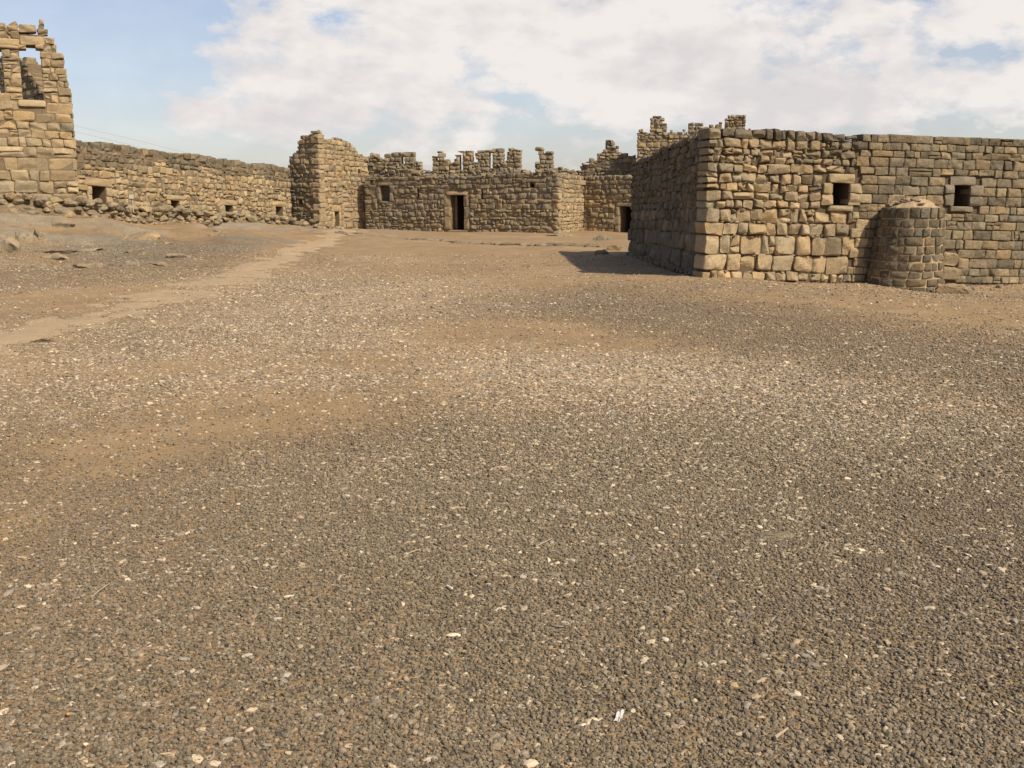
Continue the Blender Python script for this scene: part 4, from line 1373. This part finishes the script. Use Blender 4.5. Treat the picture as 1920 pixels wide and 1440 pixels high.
# bedrock and boulders: (px, py of the centre on the ground, width px, height px, label, cat)
ROCKS = [
    (8, 466, 76, 34, 1.0, GREY, 'big rounded grey boulder cut by the left edge of the photo', 'boulder'),
    (44, 447, 60, 24, 1.0, MID, 'slanting brown rock just behind the big boulder at the left edge', 'rock'),
    (70, 447, 26, 15, 1.0, DARK, 'small dark block leaning against the slanting brown rock', 'rock'),
    (132, 474, 118, 13, 1.0, GREY, 'widest flat grey bedrock outcrop below the left tower', 'rock outcrop'),
    (96, 483, 58, 12, 1.0, TANG, 'pale tan-faced ledge at the front of the widest outcrop', 'rock'),
    (54, 499, 56, 11, 1.0, TANG, 'lone pale pyramid-shaped rock in front of the big boulder', 'rock'),
    (162, 500, 74, 12, 1.0, MID, 'flat tan bedrock slab in front of the widest outcrop', 'rock outcrop'),
    (216, 497, 40, 12, 1.0, GREY, 'low grey rock hump beside the flat tan slab', 'rock'),
    (244, 494, 34, 10, 1.0, GREY, 'small grey hump touching the low grey rock hump', 'rock'),
    (292, 495, 66, 12, 1.0, GREY, 'grey rock with a broken crest right of the twin humps', 'rock outcrop'),
    (332, 482, 44, 8, 1.0, TANG, 'thin tan rock ledge above the broken-crest rock', 'rock'),
    (256, 446, 92, 20, 1.0, MID, 'broad brown bedrock shelf below the second opening of the long building', 'rock outcrop'),
    (305, 455, 34, 10, 1.0, MID, 'narrow rock step at the right end of the broad bedrock shelf', 'rock'),
    (252, 472, 40, 9, 1.0, TANG, 'pale flat rock between the broad shelf and the grey humps', 'rock'),
    (112, 424, 60, 10, 1.0, GREY, 'flat rock ledge at the foot of the rubble below the left tower', 'rock'),
    (402, 441, 34, 7, 1.0, MID, 'low stone hump before the third opening of the long building', 'rock'),
    (408, 434, 24, 6, 1.0, DARK, 'small dark flat stone behind the low hump at the third opening', 'stone'),
    (38, 549, 20, 7, 1.0, TANG, 'small pale stone lying alone on the brown slope at far left', 'stone'),
    (68, 549, 15, 5, 1.0, TAN, 'smaller cream stone just right of the lone pale stone', 'stone'),
    (214, 567, 34, 7, 1.0, MID, 'flat slab on the path edge, left one of the pair', 'stone slab'),
    (244, 562, 30, 6, 1.0, TANG, 'flat slab on the path edge, right one of the pair', 'stone slab'),
    (78, 640, 48, 9, 1.0, GREY, 'flat grey slab half buried below the path', 'stone slab'),
    (642, 437, 36, 10, 1.0, MID, 'low earth-coloured mound before the corner tower doorway', 'mound'),
    (1050, 441, 58, 7, 1.0, MID, 'flat bedrock step at the corner of the middle building', 'rock outcrop'),
    (1130, 448, 48, 14, 1.0, GREY, 'peaked grey rock in front of the half-hidden doorway', 'rock outcrop'),
    (1152, 466, 54, 14, 1.0, MID, 'flat-topped rock at the right end of the kerb stones', 'rock'),
    (1128, 474, 28, 11, 1.0, DARK, 'dark stone at the tip of the shadow of the near block', 'stone'),
    (990, 499, 26, 4, 1.0, TANG, 'thin pale stone alone on the brown ground before the kerb', 'stone'),
    (1795, 546, 66, 20, 1.0, MID, 'sloping slab of bedrock at the right foot of the round stump', 'rock outcrop'),
    (1818, 541, 22, 14, 1.0, DARK, 'dark wedge of rock behind the sloping bedrock slab', 'rock'),
    (1875, 538, 26, 9, 1.0, MID, 'small brown stone at the wall foot near the right edge', 'stone'),
    (1456, 1004, 74, 26, 1.0, MID, 'flat brown stone lying in the gravel, largest of the foreground', 'stone'),
    (1688, 1078, 28, 14, 1.0, GREY * 1.5, 'smooth grey stone in the gravel below and right of the flat brown stone', 'stone'),
    (1036, 1078, 32, 11, 1.0, GREY * 1.4, 'grey triangular flat stone in the gravel near the middle', 'stone'),
    (1820, 1150, 24, 15, 1.0, GREY * 1.7, 'oval beige pebble near the right edge of the gravel', 'pebble'),
    (675, 1309, 20, 13, 1.0, TAN * 1.3, 'cream ringed pebble in the dark gravel left of the white scrap', 'pebble'),
    (756, 1380, 20, 17, 1.0, TAN, 'tan upright chip at the bottom of the picture below the cream pebble', 'pebble'),
    (270, 1392, 30, 18, 1.0, TANG, 'broad tan flake at bottom left in the gravel', 'pebble'),
    (226, 1186, 24, 11, 1.0, GREY * 1.5, 'flat grey oval stone in the left foreground gravel', 'pebble'),
    (21, 1290, 19, 13, 1.0, GREY * 1.8, 'round beige pebble at the left edge of the foreground', 'pebble'),
    (1378, 1285, 23, 9, 1.0, TAN * 1.5, 'oblong cream stone in the gravel right of the white scrap', 'pebble'),
    (1812, 1367, 22, 15, 1.0, TAN * 1.3, 'rounded cream pebble at bottom right, alone in dark gravel', 'pebble'),
    (1369, 1412, 13, 16, 1.0, TAN * 1.5, 'pale split pebble at the bottom below the oblong cream stone', 'pebble'),
    (1674, 1333, 20, 17, 1.0, GREY * 1.5, 'greyish lump of stone left of the rounded cream pebble', 'pebble'),
    (1030, 1222, 22, 10, 1.0, TANG * 1.2, 'tan oval pebble in the gravel below the grey triangular stone', 'pebble'),
]
def build_rocks():
    for i, (px, py, w, h, k, col, label, cat) in enumerate(ROCKS):
        # find the ground under the lower edge of the rock
        pyb = py + h * 0.25
        Y = 30.0
        lo, hi = 1.5, 70.0
        prev = None
        Ys = np.geomspace(1.6, 70, 900)
        pp = np.array([at_y(px, pyb, q) for q in Ys])
        k0 = int(np.argmax(pp[:, 2] <= ground_h(pp[:, 0], pp[:, 1])))
        Y = Ys[k0]; p = pp[k0]
        sc = Y / FPX
        near = Y < 8
        sx = w * sc / 2
        el = math.atan2(CAMH - 0.2, Y)
        if near:
            sz = max(h * sc * 0.22, 0.008)
            sy = max(sx * 0.6, min(h * sc / max(math.sin(el), 0.03) * 0.42, sx * 1.5))
        else:
            sz = h * sc * 0.95
            sy = max(sx * 0.55, h * sc * 1.2)
        cx, cy = p[0], p[1] + sy * 0.5
        g = min(gh(cx, cy), gh(cx - sx * .7, cy), gh(cx + sx * .7, cy))
        sub = 4 if w > 24 and Y < 45 else 3
        v, f = rock_shape(sub, 500 + i, 11 if not near else 7, 0.16, (0.4, 0.85))
        nz = fbm(v[:, 0] * 3 + i, v[:, 1] * 3, v[:, 2] * 3, 4)
        v = v * (1 + 0.09 * nz)[:, None]
        if not near:
            lim = 0.42 + 0.10 * fbm(v[:, 0] * 2 + i, v[:, 1] * 2, i, 3) + 0.22 * v[:, 0] * rng.uniform(-1, 1) - 0.12 * v[:, 1] * rng.uniform(-1, 1)
            v[:, 2] = np.where(v[:, 2] > lim, lim + 0.15 * (v[:, 2] - lim), v[:, 2]) * 1.5
        v = v * np.array([sx * 1.1, sy, sz * 1.35]) + np.array([cx, cy, g - sz * 0.25 if not near else g + sz * 0.35])
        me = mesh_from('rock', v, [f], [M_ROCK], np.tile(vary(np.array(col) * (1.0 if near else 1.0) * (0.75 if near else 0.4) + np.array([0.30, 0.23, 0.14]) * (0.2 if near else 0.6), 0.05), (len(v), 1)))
        own_mesh(cat.replace(' ', '_'), me, label, cat, (p[0], p[1], g))
build_rocks()

def tube(pts, rad, n=7):
    pts = np.array(pts, float)
    rad = np.broadcast_to(rad, (len(pts),))
    t = np.gradient(pts, axis=0); t /= np.linalg.norm(t, axis=1)[:, None] + 1e-9
    up = np.array([0, 0, 1.0]) if abs(t[0][2]) < 0.9 else np.array([1.0, 0, 0])
    s = np.cross(t, up); s /= np.linalg.norm(s, axis=1)[:, None]
    q = np.cross(s, t)
    a = np.linspace(0, 2 * math.pi, n, endpoint=False)
    V = pts[:, None] + rad[:, None, None] * (np.cos(a)[None, :, None] * s[:, None] + np.sin(a)[None, :, None] * q[:, None])
    V = V.reshape(-1, 3)
    F = []
    for i in range(len(pts) - 1):
        for j in range(n):
            F.append([i * n + j, i * n + (j + 1) % n, (i + 1) * n + (j + 1) % n, (i + 1) * n + j])
    V = np.concatenate([V, pts[:1], pts[-1:]])
    c0, c1 = len(V) - 2, len(V) - 1
    T = [[c0, (j + 1) % n, j] for j in range(n)] + [[c1, (len(pts) - 1) * n + j, (len(pts) - 1) * n + (j + 1) % n] for j in range(n)]
    return V, [np.array(F), np.array(T)]

def on_ground(px, py, lift=0.0):
    p = at_z(px, py, 0.0)
    for _ in range(4):
        p = at_z(px, py, gh(p[0], p[1]) + lift)
    return p

def build_small():
    # crumpled white paper
    m = plain_rough('white_paper', (0.55, 0.53, 0.50), 0.06, 60, 0.1)
    p = on_ground(1161, 1350)
    n = 9
    a, b = np.meshgrid(np.linspace(-1, 1, n), np.linspace(-1, 1, n))
    x = p[0] + 0.010 * a.ravel() + 0.006 * b.ravel() + 0.004 * vnoise(a.ravel() * 3, b.ravel() * 3, 1)
    y = p[1] + 0.014 * b.ravel() + 0.005 * vnoise(a.ravel() * 3, b.ravel() * 3, 5)
    z = p[2] + 0.016 + 0.010 * vnoise(a.ravel() * 2.3, b.ravel() * 2.3, 9) + 0.006 * b.ravel()
    idx = np.arange(n * n).reshape(n, n)
    f = np.stack([idx[:-1, :-1].ravel(), idx[:-1, 1:].ravel(), idx[1:, 1:].ravel(), idx[1:, :-1].ravel()], 1)
    me = mesh_from('paper_scrap', np.stack([x, y, z], 1), [f], [m])
    o = own_mesh('paper_scrap', me, 'small crumpled white paper scrap lying on the dark foreground gravel', 'paper scrap', p)
    sol = o.modifiers.new('thickness', 'SOLIDIFY'); sol.thickness = 0.0012
    # cigarette ends
    for (x0, y0, x1, y1, lab) in ((838, 1098, 848, 1103, 'white cigarette end on the gravel left of the picture centre'), (1513, 1221, 1525, 1226, 'white cigarette end on the gravel, the right one of two')):
        a, b = on_ground(x0, y0, 0.012), on_ground(x1, y1, 0.012)
        c = a + (b - a) * 0.62
        root = thing('cigarette_end', lab, 'cigarette end', (a + b) / 2)
        V, P = tube([a, c], 0.0045, 8)
        link('paper', mesh_from('paper', V, P, [m]), root)
        V, P = tube([c, b], 0.0047, 8)
        link('filter', mesh_from('filter', V, P, [plain_rough('filter', (0.70, 0.62, 0.50), 0.08, 60, 0.1)]), root)
    mt = plain_rough('dry_wood', (0.40, 0.31, 0.21), 0.25, 60, 0.4)
    for pts, r, lab in (([(1453, 1383), (1462, 1376), (1477, 1365)], 0.006, 'short thick pale stick in the bottom right gravel'),
                        ([(1005, 1024), (1020, 1017), (1036, 1009)], 0.0030, 'thin straw-coloured twig near the flat grey triangular stone'),
                        ([(757, 1046), (768, 1036), (788, 1029)], 0.0030, 'thin bent twig in the gravel left of the straw-coloured one'),
                        ([(172, 1120), (186, 1107), (201, 1097), (206, 1093)], 0.0030, 'slender brown twig in the left foreground gravel'),
                        ([(1418, 1280), (1428, 1275), (1436, 1271)], 0.005, 'short stub of wood just right of the oblong cream stone')):
        P3 = [on_ground(x, y, 0.014) for x, y in pts]
        V, F = tube(P3, np.linspace(r, r * 0.6, len(P3)), 7)
        own_mesh('twig', mesh_from('twig', V, F, [mt]), lab, 'twig', P3[0])
    mo = plain_rough('orange_card', (0.55, 0.30, 0.07), 0.15, 60, 0.1)
    p = on_ground(128, 1339, 0.013)
    v, f = rock_shape(2, 77, 6, 0.05)
    own_mesh('wood_chip', mesh_from('wood_chip', v * np.array([0.013, 0.006, 0.004]) @ np.array([[0.9, -0.4, 0], [0.4, 0.9, 0], [0, 0, 1]]) + p, [f], [mo]), 'small orange-brown wood chip in the bottom left gravel', 'wood chip', p)
    # white information sign on its post before the long building
    base = at_y(250.5, 404, 38.3)
    g = at_y(250.5, 388, 38.3)[2]
    root = thing('sign', 'small blank white sign on a thin post by the long left-hand building', 'sign', (base[0], base[1], g))
    ms = plain_rough('white_enamel', (0.52, 0.47, 0.36), 0.08, 20, 0.05)
    top = at_y(250, 365, 38.3); bot = at_y(250, 371.5, 38.3)
    V, F = tube([(base[0], base[1], g - 0.2), (base[0], base[1], top[2] - 0.03)], 0.014, 8)
    link('post', mesh_from('post', V, F, [ms]), root)
    hw, hz = 0.085, (top[2] - bot[2]) / 2 + 0.012
    cz = top[2] - hz
    c = np.array([(sx * hw, sy * 0.012 - 0.034, sz * hz) for sx in (-1, 1) for sy in (-1, 1) for sz in (-1, 1)]) + np.array([base[0] - 0.02, base[1], cz])
    F = np.array([[0, 1, 3, 2], [4, 6, 7, 5], [0, 4, 5, 1], [2, 3, 7, 6], [0, 2, 6, 4], [1, 5, 7, 3]])
    link('panel', mesh_from('panel', c, [F], [ms]), root)
    # two cables hanging behind the long building
    mc = plain_rough('black_cable', (0.22, 0.21, 0.20), 0.1, 5, 0.0)
    for (pts, lab) in (([(100, 224), (150, 238), (260, 264), (340, 284), (420, 303), (520, 330)], 'upper of two thin power cables above the long building'),
                       ([(100, 236), (150, 249), (200, 261), (250, 273), (320, 292), (420, 320)], 'lower of two thin power cables above the long building')):
        P3 = [at_y(x, y, 62 + 0.05 * (x - 100)) for x, y in pts]
        V, F = tube(P3, 0.006, 5)
        own_mesh('power_cable', mesh_from('power_cable', V, F, [mc]), lab, 'cable', P3[0], 'power cables behind the long building')
build_small()

# ================================================================== sky, sun, camera
SUN_AZ_VEC = np.array([0.74, -0.67])       # horizontal direction towards the sun
SUN_EL = math.radians(44)
def build_world():
    w = bpy.data.worlds.new('World')
    bpy.context.scene.world = w
    w.use_nodes = True
    nt = w.node_tree
    nt.nodes.clear()
    out = nt.nodes.new('ShaderNodeOutputWorld')
    bg = nt.nodes.new('ShaderNodeBackground'); bg.inputs['Strength'].default_value = 0.09
    sky = nt.nodes.new('ShaderNodeTexSky'); sky.sky_type = 'NISHITA'; sky.sun_disc = False
    sky.sun_elevation = SUN_EL
    sky.sun_rotation = math.atan2(SUN_AZ_VEC[0], SUN_AZ_VEC[1])
    sky.dust_density = 1.2; sky.air_density = 1.0; sky.ozone_density = 2.0
    tc = nt.nodes.new('ShaderNodeTexCoord').outputs['Generated']
    sep = nt.nodes.new('ShaderNodeSeparateXYZ'); nt.links.new(tc, sep.inputs[0])
    x, y, z = sep.outputs
    az = math_node(nt, 'ARCTAN2', x, y)
    hor = math_node(nt, 'SQRT', math_node(nt, 'ADD', math_node(nt, 'MULTIPLY', x, x), math_node(nt, 'MULTIPLY', y, y)))
    el = math_node(nt, 'ARCTAN2', z, hor)
    cb = nt.nodes.new('ShaderNodeCombineXYZ')
    nt.links.new(az, cb.inputs[0]); nt.links.new(math_node(nt, 'MULTIPLY', el, 1.9), cb.inputs[1])
    cb.inputs[2].default_value = 3.1
    v = cb.outputs[0]
    n_big = noise_tex(nt, v, 4.2, 3, 0.5, 0.0)
    n_fin = noise_tex(nt, v, 13.0, 10, 0.58, 0.0)
    n = math_node(nt, 'ADD', math_node(nt, 'MULTIPLY', n_big, 0.45), math_node(nt, 'MULTIPLY', n_fin, 0.55))
    # the cloud bank covers the sky from a little left of north to the right
    side = nt.nodes.new('ShaderNodeMapRange'); side.interpolation_type = 'SMOOTHSTEP'
    nt.links.new(az, side.inputs[0])
    side.inputs[1].default_value = -0.37; side.inputs[2].default_value = -0.24
    side.inputs[3].default_value = -0.15; side.inputs[4].default_value = 0.065
    high = nt.nodes.new('ShaderNodeMapRange'); high.interpolation_type = 'SMOOTHSTEP'
    nt.links.new(el, high.inputs[0])
    high.inputs[1].default_value = 0.25; high.inputs[2].default_value = 0.6
    high.inputs[3].default_value = 0.0; high.inputs[4].default_value = -0.16
    low = nt.nodes.new('ShaderNodeMapRange'); low.interpolation_type = 'SMOOTHSTEP'
    nt.links.new(el, low.inputs[0])
    low.inputs[1].default_value = 0.035; low.inputs[2].default_value = 0.095
    low.inputs[3].default_value = -0.115; low.inputs[4].default_value = 0.02
    dens = math_node(nt, 'ADD', math_node(nt, 'ADD', n, side.outputs[0]), math_node(nt, 'ADD', high.outputs[0], low.outputs[0]))
    mask = ramp(nt, dens, [(0.465, 0.0), (0.50, 0.55), (0.555, 1.0)])
    veil = nt.nodes.new('ShaderNodeMapRange'); veil.interpolation_type = 'SMOOTHSTEP'
    nt.links.new(el, veil.inputs[0])
    veil.inputs[1].default_value = 0.02; veil.inputs[2].default_value = 0.5
    veil.inputs[3].default_value = 0.30; veil.inputs[4].default_value = 0.0
    mask = math_node(nt, 'MAXIMUM', mask, veil.outputs[0])
    # thickness gives the greyer undersides
    v2 = nt.nodes.new('ShaderNodeVectorMath'); v2.operation = 'ADD'
    nt.links.new(v, v2.inputs[0]); v2.inputs[1].default_value = (0.012, -0.022, 0.0)
    n_up = noise_tex(nt, v2.outputs[0], 13.0, 10, 0.58, 0.0)
    n_lo = noise_tex(nt, v, 5.0, 4, 0.55, 0.0)
    # sunlit upper edges against greyer bases
    n_sh = math_node(nt, 'ADD', math_node(nt, 'MULTIPLY', math_node(nt, 'SUBTRACT', n_fin, n_up), 0.9), n_lo)
    cl = ramp(nt, n_sh, [(0.36, (6.5, 6.2, 6.2)), (0.5, (7.15, 6.8, 6.65)), (0.64, (7.9, 7.5, 7.2))])
    mul = mix_rgb(nt, 'MIX', mask, mix_rgb(nt, 'MULTIPLY', 1.0, sky.outputs[0], (1.22, 1.13, 1.16)), cl)
    nt.links.new(mul, bg.inputs['Color'])
    nt.links.new(bg.outputs[0], out.inputs['Surface'])

def build_sun_camera():
    L = bpy.data.lights.new('sun', 'SUN')
    L.energy = 4.4; L.angle = math.radians(0.8); L.color = (1.0, 0.90, 0.74)
    o = bpy.data.objects.new('sun', L); C.objects.link(o)
    d = Vector((SUN_AZ_VEC[0] * math.cos(SUN_EL), SUN_AZ_VEC[1] * math.cos(SUN_EL), math.sin(SUN_EL)))
    o.rotation_euler = d.to_track_quat('Z', 'Y').to_euler()
    o.location = (20, -20, 30)
    cam = bpy.data.cameras.new('camera')
    cam.sensor_width = 36.0
    cam.lens = 36.0 * FPX / 1920.0
    cam.clip_start = 0.1; cam.clip_end = 6000
    co = bpy.data.objects.new('camera', cam); C.objects.link(co)
    co.location = (0, 0, CAMH)
    co.rotation_euler = (math.pi / 2 - TH, 0, 0)
    sc = bpy.context.scene
    sc.camera = co
    sc.view_settings.view_transform = 'Standard'
    sc.view_settings.look = 'None'
    sc.view_settings.exposure = 0.32
    sc.view_settings.gamma = 1.0
    sc.view_settings.use_curve_mapping = False
build_world()
build_sun_camera()
